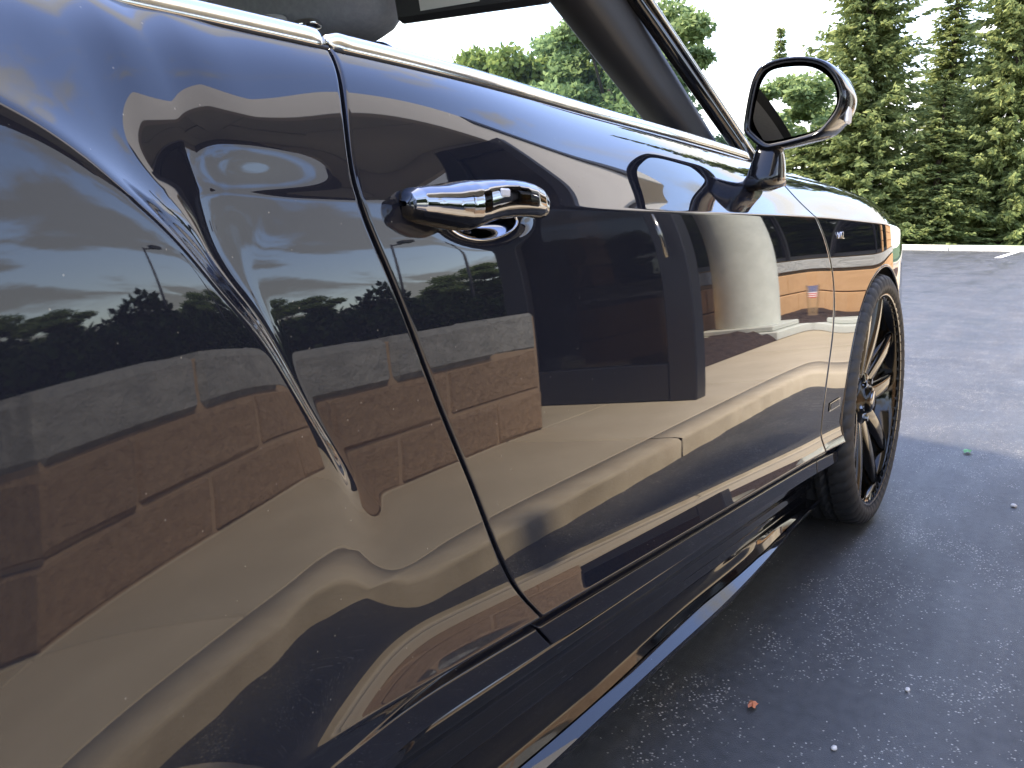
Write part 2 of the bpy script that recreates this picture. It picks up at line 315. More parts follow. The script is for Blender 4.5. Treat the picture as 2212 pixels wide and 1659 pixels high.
def tube(pts, rad, n=10, cap=True):
    pts = [Vector(p) for p in pts]; V = []; F = []
    if not isinstance(rad, (list, tuple)): rad = [rad] * len(pts)
    up = Vector((0, 0, 1)); prev = None
    for i, p in enumerate(pts):
        d = (pts[min(i + 1, len(pts) - 1)] - pts[max(i - 1, 0)]).normalized()
        if prev is None:
            a = d.cross(up)
            if a.length < 1e-3: a = d.cross(Vector((1, 0, 0)))
            a.normalize()
        else:
            a = prev - d * prev.dot(d); a.normalize()
        prev = a; b = d.cross(a)
        for k in range(n):
            t = 2 * math.pi * k / n; V.append(tuple(p + (a * math.cos(t) + b * math.sin(t)) * rad[i]))
    for i in range(len(pts) - 1):
        for k in range(n):
            F.append((i * n + k, i * n + (k + 1) % n, (i + 1) * n + (k + 1) % n, (i + 1) * n + k))
    if cap: F.append(tuple(range(n))[::-1]); F.append(tuple(range((len(pts) - 1) * n, len(pts) * n)))
    return V, F
def spline(xs, ys):
    """natural cubic spline -> function"""
    xs = np.asarray(xs, float); ys = np.asarray(ys, float); n = len(xs); h = np.diff(xs)
    A = np.zeros((n, n)); b = np.zeros(n); A[0, 0] = A[-1, -1] = 1
    for i in range(1, n - 1):
        A[i, i - 1] = h[i - 1]; A[i, i] = 2 * (h[i - 1] + h[i]); A[i, i + 1] = h[i]
        b[i] = 3 * ((ys[i + 1] - ys[i]) / h[i] - (ys[i] - ys[i - 1]) / h[i - 1])
    c = np.linalg.solve(A, b); bb = np.diff(ys) / h - h * (2 * c[:-1] + c[1:]) / 3; d = np.diff(c) / (3 * h)
    def f(x):
        x = np.asarray(x, float); k = np.clip(np.searchsorted(xs, x) - 1, 0, n - 2); t = x - xs[k]
        return ys[k] + bb[k] * t + c[k] * t * t + d[k] * t ** 3
    return f
def sstep(a, b, x):
    t = np.clip((x - a) / (b - a), 0, 1); return t * t * (3 - 2 * t)


# ================================================================== SETTING
def sheet(name, x0, x1, y0, y1, z, m, kind='structure'):
    o = obj(name, [(x0, y0, z), (x1, y0, z), (x1, y1, z), (x0, y1, z)], [(0, 1, 2, 3)], m)
    return tag(o, kind=kind)
sheet('ground', -700, 900, -700, 700, -0.03, 'lawn')
sheet('parking_lot', -60, 30.45, -70, 70, 0.0, 'asphalt')
sheet('grass_bank', 30.6, 80, -70, 90, 0.13, 'lawn')

# near sidewalk: concrete slabs with open joints, kerb stones in front of them
SW = 0.095; KY = -0.33
sw = tag(box('sidewalk', (-6, 30, -3.2, KY - 0.16, -0.02, SW - 0.03), 'mortar'), kind='structure')
xs = np.arange(-6, 30, 1.5)
slab_me = {}
for ix, x in enumerate(xs):
    for iy, (ya, yb) in enumerate(((-1.16, KY - 0.155), (-3.2, -1.165))):
        if iy == 1 and x > 4.4: continue
        key = iy
        if key not in slab_me:
            V, F = bevbox(0, 1.494, ya, yb, SW - 0.06, SW, 0.006); slab_me[key] = mkmesh('slab', V, F)
        link('slab', slab_me[key], 'concrete', sw, (x, 0, 0))
kb = tag(box('kerb', (-6, 30, KY - 0.15, KY - 0.03, -0.05, SW - 0.05), 'mortar'), kind='structure')
V, F = [], []
nx, prof = 61, [(KY - 0.153, SW - 0.04), (KY - 0.15, SW), (KY - 0.04, SW), (KY - 0.014, SW - 0.003), (KY - 0.005, SW - 0.009), (KY - 0.001, SW - 0.02), (KY + 0.012, -0.01)]
def kerb_mesh(seed, ln=2.99):
    r = np.random.default_rng(seed); gx = np.linspace(0, ln, nx); P = np.array(prof); Vv = np.zeros((nx, len(prof), 3))
    Vv[:, :, 0] = gx[:, None]; Vv[:, :, 1] = P[None, :, 0]; Vv[:, :, 2] = P[None, :, 1]
    nz = r.normal(0, 1, (nx, len(prof))); nz = (nz + np.roll(nz, 1, 0)) / 2
    Vv[:, 2:6, 1] += nz[:, 2:6] * 0.0035; Vv[:, 3:6, 2] += nz[:, 3:6] * 0.003
    Vv[:, -1, 1] += nz[:, -1] * 0.004
    return mkmesh('kerb_stone', Vv.reshape(-1, 3), gridF(nx, len(prof)), True)
kms = [kerb_mesh(s) for s in range(3)]
for i, x in enumerate(np.arange(-6, 30, 3.0)): link('kerb_stone', kms[i % 3], 'kerbedge', kb, (x, 0, 0))
# sloping concrete apron where the kerb drops behind the camera
tag(obj('apron', [(-6, KY + 0.005, 0.03), (1.0, KY + 0.005, 0.03), (1.03, KY + 0.24, 0.006), (-6, KY + 0.24, 0.006), (-6, KY, -0.02), (1.03, KY + 0.24, -0.02), (-6, KY + 0.24, -0.02), (1.0, KY, -0.02)],
    [(0, 1, 2, 3), (3, 2, 5, 6), (1, 7, 5, 2)], 'kerb'), kind='structure')

# far kerb
fk = tag(box('far_kerb', (30.46, 30.58, -60, 70, -0.05, 0.11), 'mortar'), kind='structure')
V, F = bevbox(30.40, 30.60, 0, 2.985, -0.03, 0.17, 0.02); me = mkmesh('kerb_stone', V, F)
for y in np.arange(-36, 60, 3.0): link('kerb_stone', me, 'farkerb', fk, (0, y, 0))
# painted bay line by the far kerb
tag(obj('bay_line', [(24.6, 1.25, 0.004), (30.3, 1.05, 0.004), (30.3, 1.2, 0.004), (24.6, 1.40, 0.004)], [(0, 1, 2, 3)], 'white_paint'), 'white painted bay line running up to the far kerb', 'road marking')

# mulch bed in front of the building
def bed(x0, x1, y0, y1, z):
    nx_, ny_ = 160, 14; gx, gy = np.meshgrid(np.linspace(x0, x1, nx_), np.linspace(y0, y1, ny_), indexing='ij')
    gz = z + 0.05 * np.sin((gy - y0) / (y1 - y0) * math.pi) + rng.normal(0, 0.012, gx.shape); gz[:, 0] = gz[:, -1] = z - 0.05
    return obj('mulch_bed', np.stack([gx, gy, gz], -1).reshape(-1, 3), gridF(nx_, ny_), 'mulch', smooth=True)
tag(bed(5.3, 22, -1.95, -1.22, SW + 0.03), 'dark brown mulch in the strip along the orange block wall', 'mulch', kind='stuff')

# ---------------- low block wall: grey cap course over two tan courses, an L on the sidewalk
wall = thing('low_block_wall', (2.4, -1.3, SW), 'low split-faced block wall, grey cap course over two tan courses, on the sidewalk', 'wall')
BL, BH = 0.72, 0.213
def block_mesh(lx, ly, h, seed, face, bv=0.014):
    r = np.random.default_rng(seed)
    V, F = bevbox(0, lx, 0, ly, 0, h, bv); V = np.array(V)
    V += r.normal(0, 0.0035, V.shape)
    return mkmesh('block', V, F)
bm_cap = [block_mesh(BL - 0.01, 0.25, BH - 0.01, s + 40, 0, 0.026) for s in range(3)]
bm_long = [block_mesh(BL - 0.01, 0.24, BH - 0.01, s, 0) for s in range(3)]
bm_half = [block_mesh(BL / 2 - 0.01, 0.24, BH - 0.01, s + 9, 0) for s in range(2)]
bm_ret = [block_mesh(0.24, BL - 0.01, BH - 0.01, s + 20, 0) for s in range(3)]
X0, X1 = 1.50, 3.31
wp = Vector((2.4, -1.3, SW))
box('mortar', (X0 + 0.012, X1 - 0.012, -1.39, -1.172, SW, SW + 0.61), 'mortar', wall)
box('mortar', (X0 + 0.013, X0 + 0.226, -4.0, -1.392, SW, SW + 0.61), 'mortar', wall)
for c in range(3):
    m = 'capblock' if c == 2 else 'tanblock'
    x = X0; k = 0; first = True
    while x < X1 - 0.05:
        half = (first and c % 2 == 1) or (X1 - x < BL - 0.02)
        me = (bm_half if half else bm_long)[k % (2 if half else 3)].copy(); ln = BL / 2 if half else BL
        if X1 - x < BL / 2 - 0.02: break
        if c == 2 and not half: me = bm_cap[k % 3].copy()
        o = link('block', me, m, wall, Vector((x, -1.4 + rng.normal(0, 0.004), SW + c * BH)) - wp); x += ln; k += 1; first = False
    for k, y in enumerate(np.arange(-1.41 - BL, -4.2, -BL)):
        link('block', bm_ret[(k + c) % 3].copy(), m, wall, Vector((X0, y + (0.3 if c % 2 else 0) - 0.3, SW + c * BH)) - wp)

# ---------------- canopy over the sidewalk
can = thing('entrance_canopy', (3, -1.8, 2.7), 'flat canopy over the sidewalk with cream fascia and grey soffit', 'canopy')
CX0, CX1, CY0, CY1, CZ0, CZ1 = -2.4, 4.4, -3.1, -0.85, 2.55, 3.3
box('roof_deck', (CX0 + 0.1, CX1 - 0.1, CY0 + 0.1, CY1 - 0.1, CZ1 - 0.2, CZ1 - 0.02), 'soffit', can)
for k in range(8):
    a = CX0 + 0.11 + k * (CX1 - CX0 - 0.22) / 8; b = a + (CX1 - CX0 - 0.22) / 8 - 0.012
    box('soffit', (a, b, CY0 + 0.14, CY1 - 0.11, CZ0 + 0.22, CZ0 + 0.26), 'soffit', can)
box('fascia', (CX0, CX1, CY1 - 0.1, CY1, CZ0, CZ1), 'cream', can, 0.01)
box('fascia', (CX0, CX1, CY0, CY0 + 0.12, CZ0 - 0.02, CZ1), 'fascia_in', can, 0.01)
box('fascia', (CX0, CX0 + 0.1, CY0 + 0.122, CY1 - 0.102, CZ0 + 0.002, CZ1 - 0.002), 'cream', can)
box('fascia', (CX1 - 0.1, CX1, CY0 + 0.122, CY1 - 0.102, CZ0 + 0.002, CZ1 - 0.002), 'cream', can)
for x in (0.2, 2.6):
    l = box('ceiling_lamp', (x, x + 0.9, -1.95, -1.65, CZ0 + 0.17, CZ0 + 0.217), 'label_white', can, 0.008)
def column(x, y, r, label, top=CZ0 + 0.22, m='stucco'):
    c = thing('canopy_column', (x, y, SW), label, 'column', 'columns under the canopy')
    n = 48; V = []
    for z in np.linspace(SW + 0.11, top, 30):
        for k in range(n): a = 2 * math.pi * k / n; V.append((x + r * math.cos(a), y + r * math.sin(a), z))
    obj('shaft', V, [(i * n + k, i * n + (k + 1) % n, (i + 1) * n + (k + 1) % n, (i + 1) * n + k) for i in range(29) for k in range(n)], m, c, True)
    box('plinth', (x - r - 0.10, x + r + 0.10, y - r - 0.10, y + r + 0.10, SW - 0.02, SW + 0.06), 'stucco', c, 0.008)
    box('plinth', (x - r - 0.05, x + r + 0.05, y - r - 0.05, y + r + 0.05, SW + 0.062, SW + 0.11), 'stucco', c, 0.008)
column(7.4, -1.58, 0.27, 'fat pale round column on a square plinth before the dark windows', 2.565)
column(2.15, -2.65, 0.10, 'slender dark round column behind the low block wall', m='steel')  # dark steel colour stands in for the shade on this column

# ---------------- building with dark windows, beyond the glass vestibule
FY = -1.95
bld = thing('block_building', (12, FY, 0), 'orange block building with dark windows and a grey sill course', 'building')
poly = [(5.35, FY - 0.16), (21.8, FY - 0.16), (21.8, -9.0), (15.6, -9.0)]
V = [(x, y, 0.0) for x, y in poly] + [(x, y, 3.29) for x, y in poly]
obj('wall_core', V, [(0, 1, 5, 4), (1, 2, 6, 5), (2, 3, 7, 6), (3, 0, 4, 7), (4, 5, 6, 7)], 'mortar', bld)
me_o = {}
def oblock(x, z, lx, h, m='orangeblock'):
    key = (round(lx, 3), round(h, 3), m)
    if key not in me_o: V_, F_ = bevbox(0, lx - 0.012, -0.155, 0, 0, h - 0.012, 0.008); me_o[key] = mkmesh('block', V_, F_)
    link('block', me_o[key], m, bld, (x - 12, 0, z))
for c in range(2):
    for k in range(28): oblock(5.35 + k * 0.6 - (0.3 if c else 0) + (0.3 if c and k == 0 else 0), SW + c * 0.28, 0.3 if (c and k == 0) else 0.6, 0.28)
for k in range(28): oblock(5.35 + k * 0.6, 0.69, 0.6, 0.17, 'capblock')
wins = [(5.7, 8.5), (8.85, 11.6), (12.0, 14.9)]
for x0_, x1_ in wins:
    fr = box('window', (x0_, x1_, FY - 0.15, FY - 0.10, 0.872, 2.55), 'bronze', bld)
    n = 2; w = (x1_ - x0_) / n
    for k in range(n):
        a = x0_ + k * w
        box('pane', (a + 0.05, a + w - 0.05, FY - 0.098, FY - 0.09, 0.93, 2.49), 'winglass', fr)
        box('mullion', (a - 0.02 if k else a, a + 0.025 + (0 if k else 0.02), FY - 0.088, FY - 0.06, 0.874, 2.548), 'bronze', fr)
piers = [(5.35, 5.7), (8.5, 8.85), (11.6, 12.0)] + [(14.9 + i * 0.6, 15.5 + i * 0.6) for i in range(9)]
for a, b in piers:
    for c in range(8): oblock(a, 0.86 + c * 0.213, b - a, 0.213)
box('corner_board', (20.3, 21.9, FY - 0.16, FY + 0.02, 0.86, 2.565), 'cream', bld)
box('upper_wall', (5.4, 21.8, FY - 0.16, -1.22, 2.568, 3.75), 'cream', bld)
box('parapet', (5.35, 21.85, FY - 0.3, -1.16, 3.752, 3.88), 'bronze', bld)

# ---------------- glass screen with bronze frame, square to the kerb
VX0, VX1, VY0, VY1, VZ = 3.93, 4.05, -1.75, -0.66, 2.56
ves = thing('glass_screen', (4.0, -1.2, SW), 'dark bronze framed glass screen standing square to the kerb, beside the low block wall', 'screen')
for y in (VY0, VY1 - 0.15): box('post', (VX0, VX1, y, y + 0.15, SW, VZ), 'bronze', ves, 0.006)
box('bottom_rail', (VX0 + 0.005, VX1 - 0.005, VY0 + 0.152, VY1 - 0.152, SW + 0.004, SW + 0.21), 'bronze', ves, 0.004)
box('top_rail', (VX0 + 0.005, VX1 - 0.005, VY0 + 0.152, VY1 - 0.152, VZ - 0.16, VZ - 0.004), 'bronze', ves, 0.004)
box('pane', (VX0 + 0.055, VX0 + 0.065, VY0 + 0.145, VY1 - 0.145, SW + 0.20, VZ - 0.15), 'winglass', ves)
V, F = tube([(VX0 - 0.05, VY1 - 0.075, 0.95), (VX0 - 0.05, VY1 - 0.075, 1.3)], 0.012); obj('pull_handle', V, F, 'satin_chrome', ves, True)

# ---------------- little flags stuck in the mulch
def flag(x, y, label, a):
    f = thing('stick_flag', (x, y, SW + 0.05), label, 'flag', 'small flags in the mulch')
    V, F = tube([(x, y, SW), (x, y, SW + 0.42)], 0.004, 6); obj('stick', V, F, 'wood', f)
    n = 12; Vv = []; UV = []
    for i in range(n + 1):
        u = i / n; wv = 0.02 * math.sin(u * 7 + a) * u
        for v in (0, 1):
            Vv.append((x + math.cos(a) * u * 0.21 - wv * math.sin(a), y + math.sin(a) * u * 0.21 + wv * math.cos(a), SW + 0.27 + 0.14 * v - 0.09 * u)); UV.append((u, v))
    F = [(2 * i, 2 * i + 2, 2 * i + 3, 2 * i + 1) for i in range(n)]
    o = obj('cloth', Vv, F, 'flag', f, True)
    uv = o.data.uv_layers.new(name='UVMap')
    for lp in o.data.loops: uv.data[lp.index].uv = UV[lp.vertex_index]
flag(8.6, -1.45, 'small striped flag on a stick in the mulch, nearer the fat column', 0.4)
flag(9.6, -1.50, 'small striped flag on a stick in the mulch, farther from the fat column', 0.9)

# ---------------- trees
def quads(P, A, B):
    """kite leaves: base P, axis A, half width B"""
    n = len(P); V = np.zeros((n, 4, 3)); V[:, 0] = P; V[:, 1] = P + A * 0.45 + B; V[:, 2] = P + A; V[:, 3] = P + A * 0.45 - B
    return V.reshape(-1, 3), np.arange(4 * n).reshape(n, 4)
def unit(v): return v / (np.linalg.norm(v, axis=-1, keepdims=True) + 1e-9)
def spruce_meshes(h, r, seed, dens=1.0):
    g = np.random.default_rng(seed); P = []; A = []; B = []
    nl = int(h * 5.0)
    for l in range(nl):
        t = (l + g.random()) / nl; z = 0.02 * h + t * 0.98 * h
        Lr = r * (1 - t) ** 0.85 * (0.92 + 0.2 * math.sin(l * 1.7)) + 0.10
        for b in range(max(5, int(19 * dens * (0.4 + Lr / r)))):
            az = g.random() * 2 * math.pi; Lb = Lr * g.uniform(0.55, 1.12); ns = max(3, int(Lb / 0.14))
            s = (np.arange(ns) + g.random(ns)) / ns; s = s[s > 0.12]
            d = np.array([math.cos(az), math.sin(az), 0]); side = np.array([-math.sin(az), math.cos(az), 0])
            droop = -g.uniform(.15, .6) * s * Lb + 0.28 * s ** 2 * Lb
            pb = np.outer(s * Lb, d); pb[:, 2] = z + droop
            for sgn in (-1, 1, 0, 0.4):
                ln = (0.20 + 0.30 * g.random(len(s))) * (1.05 - 0.5 * s) * (0.75 + 0.1 * r)
                ax = d * 0.75 + side * sgn * 0.85 + g.normal(0, 0.22, (len(s), 3)); ax[:, 2] += -0.35 + 0.25 * (sgn == 0); ax = unit(ax)
                bb = unit(np.cross(ax, g.normal(0, 1, (len(s), 3)))) * (0.032 + 0.035 * g.random((len(s), 1)))
                P.append(pb + g.normal(0, 0.03, pb.shape)); A.append(ax * ln[:, None]); B.append(bb)
    V, F = quads(np.concatenate(P), np.concatenate(A), np.concatenate(B))
    Vt, Ft = tube([(0, 0, -0.1), (0.02, 0, h * 0.5), (0, 0, h * 0.97)], [0.028 * h * 0.6, 0.012 * h, 0.02], 8)
    return mkmesh('trunk', Vt, Ft, True), mkmesh('crown', V, F)
def leafy_meshes(h, r, seed, leaf=0.22, n=13000, low=0.22):
    g = np.random.default_rng(seed); cen = []; V = []; F = []
    def add(v, f):
        o = len(V); V.extend(v); F.extend([tuple(i + o for i in q) for q in f])
    add(*tube([(0, 0, -0.1), (0.1, 0.05, h * 0.3), (0.0, 0.1, h * 0.62)], [0.03 * h, 0.02 * h, 0.008 * h], 8))
    for k in range(16):
        az = g.random() * 6.283; z0 = h * g.uniform(low, 0.55); ex = np.array([math.cos(az) * r * g.uniform(0.5, 0.9), math.sin(az) * r * g.uniform(0.5, 0.9), z0 + h * g.uniform(0.12, 0.35)])
        add(*tube([(0.05, 0.03, z0), (ex[0] * 0.45, ex[1] * 0.45, z0 + 0.45 * (ex[2] - z0)), tuple(ex)], [0.011 * h, 0.007 * h, 0.003 * h], 6))
        cen.append(ex)
    for k in range(34):
        u = g.normal(0, 1, 3); u /= np.linalg.norm(u); rad = g.uniform(0.45, 0.98)
        cen.append(np.array([u[0] * r * rad, u[1] * r * rad, h * (low + 1) / 2 + u[2] * h * (1 - low) / 2 * rad * 0.95]))
    cen = np.array(cen); idx = g.integers(0, len(cen), n); sz = g.uniform(0.10, 0.30, len(cen)) * r
    off = unit(g.normal(0, 1, (n, 3))) * (g.random((n, 1)) ** 0.5) * sz[idx][:, None]; off[:, 2] *= 0.7
    P = cen[idx] + off
    ax = unit(g.normal(0, 1, (n, 3)) + np.array([0, 0, -0.3])); bb = unit(np.cross(ax, g.normal(0, 1, (n, 3)))) * leaf * 0.32
    Vq, Fq = quads(P, ax * leaf * g.uniform(0.7, 1.3, (n, 1)), bb)
    return mkmesh('trunk', V, F, True), mkmesh('crown', Vq, Fq)
def plant(name, ms, m, x, y, z, s, rz, label, cat, group):
    t = thing(name, (x, y, z), label, cat, group); t.rotation_euler = (0, 0, rz); t.scale = (s[0], s[0], s[1])
    link('trunk', ms[0], 'bark', t); link('crown', ms[1], m, t)
    return t
SP = [spruce_meshes(15, 3.3, 1), spruce_meshes(15, 2.7, 2), spruce_meshes(9, 1.9, 3)]
LF = [leafy_meshes(10, 4.0, 11, .25, 42000), leafy_meshes(9, 3.4, 12, 0.24, 32000), leafy_meshes(7, 3.0, 13, 0.24, 30000, low=0.08)]
G1 = 'spruces behind the far kerb'
plant('spruce_tree', SP[0], 'spruce', 34.5, 6.6, 0.1, (0.95, 1.0), 0.3, 'tall dense spruce right behind the door mirror', 'tree', G1)
plant('spruce_tree', SP[0], 'spruce', 35.5, 1.9, 0.1, (0.85, 1.1), 1.9, 'tall spruce at the right edge of the picture', 'tree', G1)
plant('spruce_tree', SP[1], 'spruce', 38.0, 4.2, 0.1, (0.9, 0.72), 2.7, 'thin shorter spruce between the two tall ones', 'tree', G1)
plant('spruce_tree', SP[2], 'spruce', 34.0, 3.9, 0.1, (1.0, 0.62), 0.9, 'young spruce low between the two tall spruces', 'tree', G1)
plant('spruce_tree', SP[2], 'spruce', 34.2, 8.6, 0.1, (0.95, 0.62), 4.0, 'young spruce low on the left of the tall dense spruce', 'tree', G1)
plant('spruce_tree', SP[1], 'spruce', 43.0, 12.2, 0.1, (0.62, 0.66), 5.1, 'distant narrow spruce between the windscreen pillar and the door mirror', 'tree', G1)
plant('spruce_tree', SP[2], 'spruce', 44.0, 35.6, 0.1, (0.8, 0.9), 1.1, 'small pointed spruce seen through the windscreen near the interior mirror', 'tree', G1)
G2 = 'broadleaf trees behind the far kerb'
plant('broadleaf_tree', LF[0], 'leafy', 39, 19.0, 0.1, (1.25, 1.22), 0.2, 'big broadleaf tree seen through the windscreen by the pillar', 'tree', G2)
plant('broadleaf_tree', LF[1], 'leafy', 41, 23.0, 0.1, (1.2, 1.2), 2.2, 'rounded broadleaf tree left of the big one in the windscreen', 'tree', G2)
plant('broadleaf_tree', LF[2], 'leafy_y', 40, 24.8, 0.1, (1.35, 1.6), 1.0, 'yellow-green bushy tree low in the windscreen', 'tree', G2)
plant('broadleaf_tree', LF[2], 'leafy_y', 41, 28.6, 0.1, (0.85, 1.4), 3.0, 'small yellow-green bush tree at the left of the windscreen trees', 'tree', G2)
plant('broadleaf_tree', LF[1], 'leafy', 40, 15.6, 0.1, (0.9, 0.66), 4.1, 'broadleaf tree low behind the windscreen pillar', 'tree', G2)
plant('broadleaf_tree', LF[2], 'leafy_y', 42, 13.9, 0.1, (0.6, 0.85), 5.0, 'yellow-green tree right of the windscreen pillar', 'tree', G2)
# tree belt on the camera side and behind, which the paint and the mirrors show
G3 = 'tree belt across the lot'
k = 0
for az in np.arange(-28, -150, -7.0):
    d = 44 + 10 * random.random(); a = R(az + random.uniform(-2, 2))
    x, y = d * math.cos(a), d * math.sin(a)
    i = k % 3; s = random.uniform(0.75, 1.15)
    plant('broadleaf_tree' if k % 4 else 'spruce_tree', LF[i] if k % 4 else SP[2], 'silhouette', x, y, 0, (s * 1.25, s * (0.62 if k % 4 else 0.7)), k * 0.9, 'tree of the belt across the lot, dark in the paintwork', 'tree', G3); k += 1
for k, (x, y) in enumerate([(-26, -3), (-28, 5), (-24, 11), (-30, -9), (-27, 18), (-20, -14)]):
    plant('broadleaf_tree', LF[k % 3], 'leafy', x, y, 0, (0.9, 0.60 + 0.05 * (k % 3)), k, 'tree behind the camera, dark in the door mirror', 'tree', 'trees behind the camera')
# hedge mass under the belt (reads as one dark band)
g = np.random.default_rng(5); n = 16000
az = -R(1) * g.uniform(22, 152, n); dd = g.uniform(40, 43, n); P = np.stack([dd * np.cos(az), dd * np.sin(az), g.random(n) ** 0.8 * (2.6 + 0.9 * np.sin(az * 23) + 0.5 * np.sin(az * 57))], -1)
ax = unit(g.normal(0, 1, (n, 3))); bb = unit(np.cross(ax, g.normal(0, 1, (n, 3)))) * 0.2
V, F = quads(P, ax * 0.6, bb); tag(obj('hedge', V, F, 'silhouette'), 'dark hedge under the tree belt across the lot', 'hedge', kind='stuff')

n = 30000; xx = g.uniform(2, 22, n); P = np.stack([xx, -(7.5 + 0.25 * xx) + g.normal(0, .35, n), g.random(n) ** .7 * (1.15 + .12 * np.sin(xx * 5) + .1 * np.sin(xx * 13))], -1); P[:10000, 0] = g.uniform(-12, 2, 10000); P[:10000, 1] = -8 + g.normal(0, .35, 10000)  # added hedge: its dark band covers the sunlit strip of lot
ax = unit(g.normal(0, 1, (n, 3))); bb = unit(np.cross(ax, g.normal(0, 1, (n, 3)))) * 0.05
V, F = quads(P, ax * 0.16, bb); tag(obj('masking_hedge', V, F, 'silhouette'), 'low dark hedge added to mask the lit lot beyond the low block wall', 'hedge', kind='stuff')

# lamp posts across the lot
def lamp_post(x, y, h, label, rz):
    t = thing('lamp_post', (x, y, 0), label, 'lamp post', 'lamp posts across the lot')
    V, F = tube([(x, y, 0), (x, y, h)], [0.11, 0.075], 10); obj('pole', V, F, 'steel', t, True)
    c, s = math.cos(rz), math.sin(rz)
    V, F = tube([(x, y, h - 0.1), (x + c * 0.9, y + s * 0.9, h + 0.05)], 0.05, 8); obj('arm', V, F, 'steel', t, True)
    V = [(x + c * u - s * w, y + s * u + c * w, h + 0.08 + zz) for zz in (0, 0.22) for (u, w) in ((0.7, -0.3), (1.6, -0.3), (1.6, 0.3), (0.7, 0.3))]
    obj('lamp_head', V, BOXF, 'steel', t)
lamp_post(31, -27, 7.2, 'dark lamp post across the lot, its head turned to the far trees', 0.2)
lamp_post(33, -23.5, 7.0, 'shorter dark lamp post across the lot', 2.4)

# ================================================================== CAR
YC = 1.41                                    # centre line of the car
car = thing('convertible_car', (0.9, YC, 0), 'glossy navy blue luxury convertible with gloss black wheels, parked beside the kerb', 'car')

# ---- side surface: depth Y as a function of (X, row); tilt integrated up the side
f_zc = spline([-1.3, -0.8, 0, 0.4, 1.0, 1.7, 2.05, 2.42, 2.8, 3.1, 3.47], [.80, .86, .868, .868, .8655, .8645, .861, .851, .838, .81, .735])
f_zb = spline([-1.3, -0.8, 0, 0.8, 1.5, 1.75, 2.0, 2.3, 2.8, 3.1, 3.47], [.90, .97, .992, .992, .988, .982, .968, .950, .910, .865, .765])
def f_ze(x): return .443 - .085 * (np.clip(x, 0.1, 2.3) - .7)
f_up = spline([.15, .30, .44, .48, .53, .57, .66, .77, .83, .865, .95], [-2, -1, -.5, 0.2, 1.2, 2.2, 3.4, 5.2, 7.6, 9.5, 13])
f_B = spline([-1.3, -1.15, -.95, -.6, 0, .3, .5, .75, 1.1, 1.5, 1.8, 2.0, 2.2, 2.4, 2.56, 2.72, 2.95, 3.15, 3.3, 3.42, 3.47],
             [1.0, .70, .55, .472, .463, .456, .4485, .4445, .4410, .4370, .4335, .4293, .4200, .4070, .3975, .398, .412, .47, .55, .72, .95])
# shoulder tilt (deg) over height share v, at several stations X
SHX = np.array([-.5, .25, .355, .42, .50, .70, .95, 1.20, 1.70, 2.20, 3.4])
SHV = np.array([0, .08, .16, .30, .42, .52, .62, .72, .82, 1.0])
SHT = np.array([
    [16, 15.5, 16, 19, 22, 25, 28, 33, 41, 52],
    [15, 14, 14, 17.5, 21, 24, 27, 32, 40, 52],
    [14.5, 11, 10, 14.5, 19.5, 23, 26.5, 32, 40, 52],
    [14, 7, 4.5, 11, 18, 22, 25.5, 31, 39, 52],
    [15, 12, 11.5, 14, 17, 20.5, 23.5, 27.5, 35, 50],
    [15, 13.5, 13, 14.5, 16.5, 19, 21.5, 25, 32, 48],
    [27, 25, 23.5, 23, 24, 26, 29, 33, 39, 50],
    [32, 30, 28.5, 28, 29, 31, 34, 38, 43, 52],
    [38, 37, 36, 36.5, 38, 40, 42, 45, 48, 54],
    [38, 38, 38, 39, 40, 42, 44, 47, 50, 56],
    [38, 38, 38, 39, 40, 42, 44, 47, 50, 56]], float)
_sv = [spline(SHV, r) for r in SHT]
def f_sh(X, v):
    T = np.stack([s(v) for s in _sv], 0)                    # stations x rows
    out = np.empty((len(X), len(v)))
    for j in range(len(v)): out[:, j] = spline(SHX, T[:, j])(X)
    return out
SEC = [10, 8, 12, 10, 10, 8, 34, 150, 16, 110]
def zrows(X):
    """X any shape -> Z array with an extra last axis of rows"""
    X = np.asarray(X, float); ze, zc, zb = f_ze(X), f_zc(X), f_zb(X)
    kn = [ze - .078, ze - .060, ze - .052, ze - .028, ze - .020, ze - .003, ze + .003, ze + .065, zc - .0035, zc + .0035, zb]
    out = []
    for s, n in enumerate(SEC):
        t = np.arange(n) / n
        out.append(kn[s][..., None] + (kn[s + 1] - kn[s])[..., None] * t)
    out.append(kn[-1][..., None])
    return np.concatenate(out, -1)
SECID = np.concatenate([np.full(n, s) for s, n in enumerate(SEC)] + [[9]])
SECT = np.concatenate([np.arange(n) / n for n in SEC] + [[1.0]])
NR = len(SECID)
XT0, DX = -1.32, 0.0025
XT = np.arange(XT0, 3.49, DX)
ZT = zrows(XT)
TH = np.zeros_like(ZT)
ze_, zc_r = f_ze(XT)[:, None], f_zc(XT)[:, None]
up = f_up(ZT); s_ = ZT - ze_
fl = 24 * np.clip(1 - (np.clip(s_, 0, 1) / .053) ** 2, 0, 1) ** 1.25
sh = f_sh(XT, np.where(SECID == 9, SECT, 0.0))
for s in range(10):
    k = np.where(SECID == s)[0]; t = SECT[k][None, :]
    if s == 0: v = -62 + 0 * t
    elif s == 1: v = -62 + 66 * (t * t * (3 - 2 * t))
    elif s == 2: v = 4 + 0 * t
    elif s == 3: v = np.interp(t, [0, .3, .55, 1], [4, 70, 70, -56])
    elif s == 4: v = -56 + 0 * t
    elif s == 5: v = -56 + 80 * (t * t * (3 - 2 * t))
    elif s in (6, 7): v = up[:, k] + fl[:, k]
    elif s == 8: v = up[:, k] + (sh[:, k] - up[:, k]) * (t * t * (3 - 2 * t))
    else: v = sh[:, k]
    TH[:, k] = v
TN = np.tan(np.radians(TH))
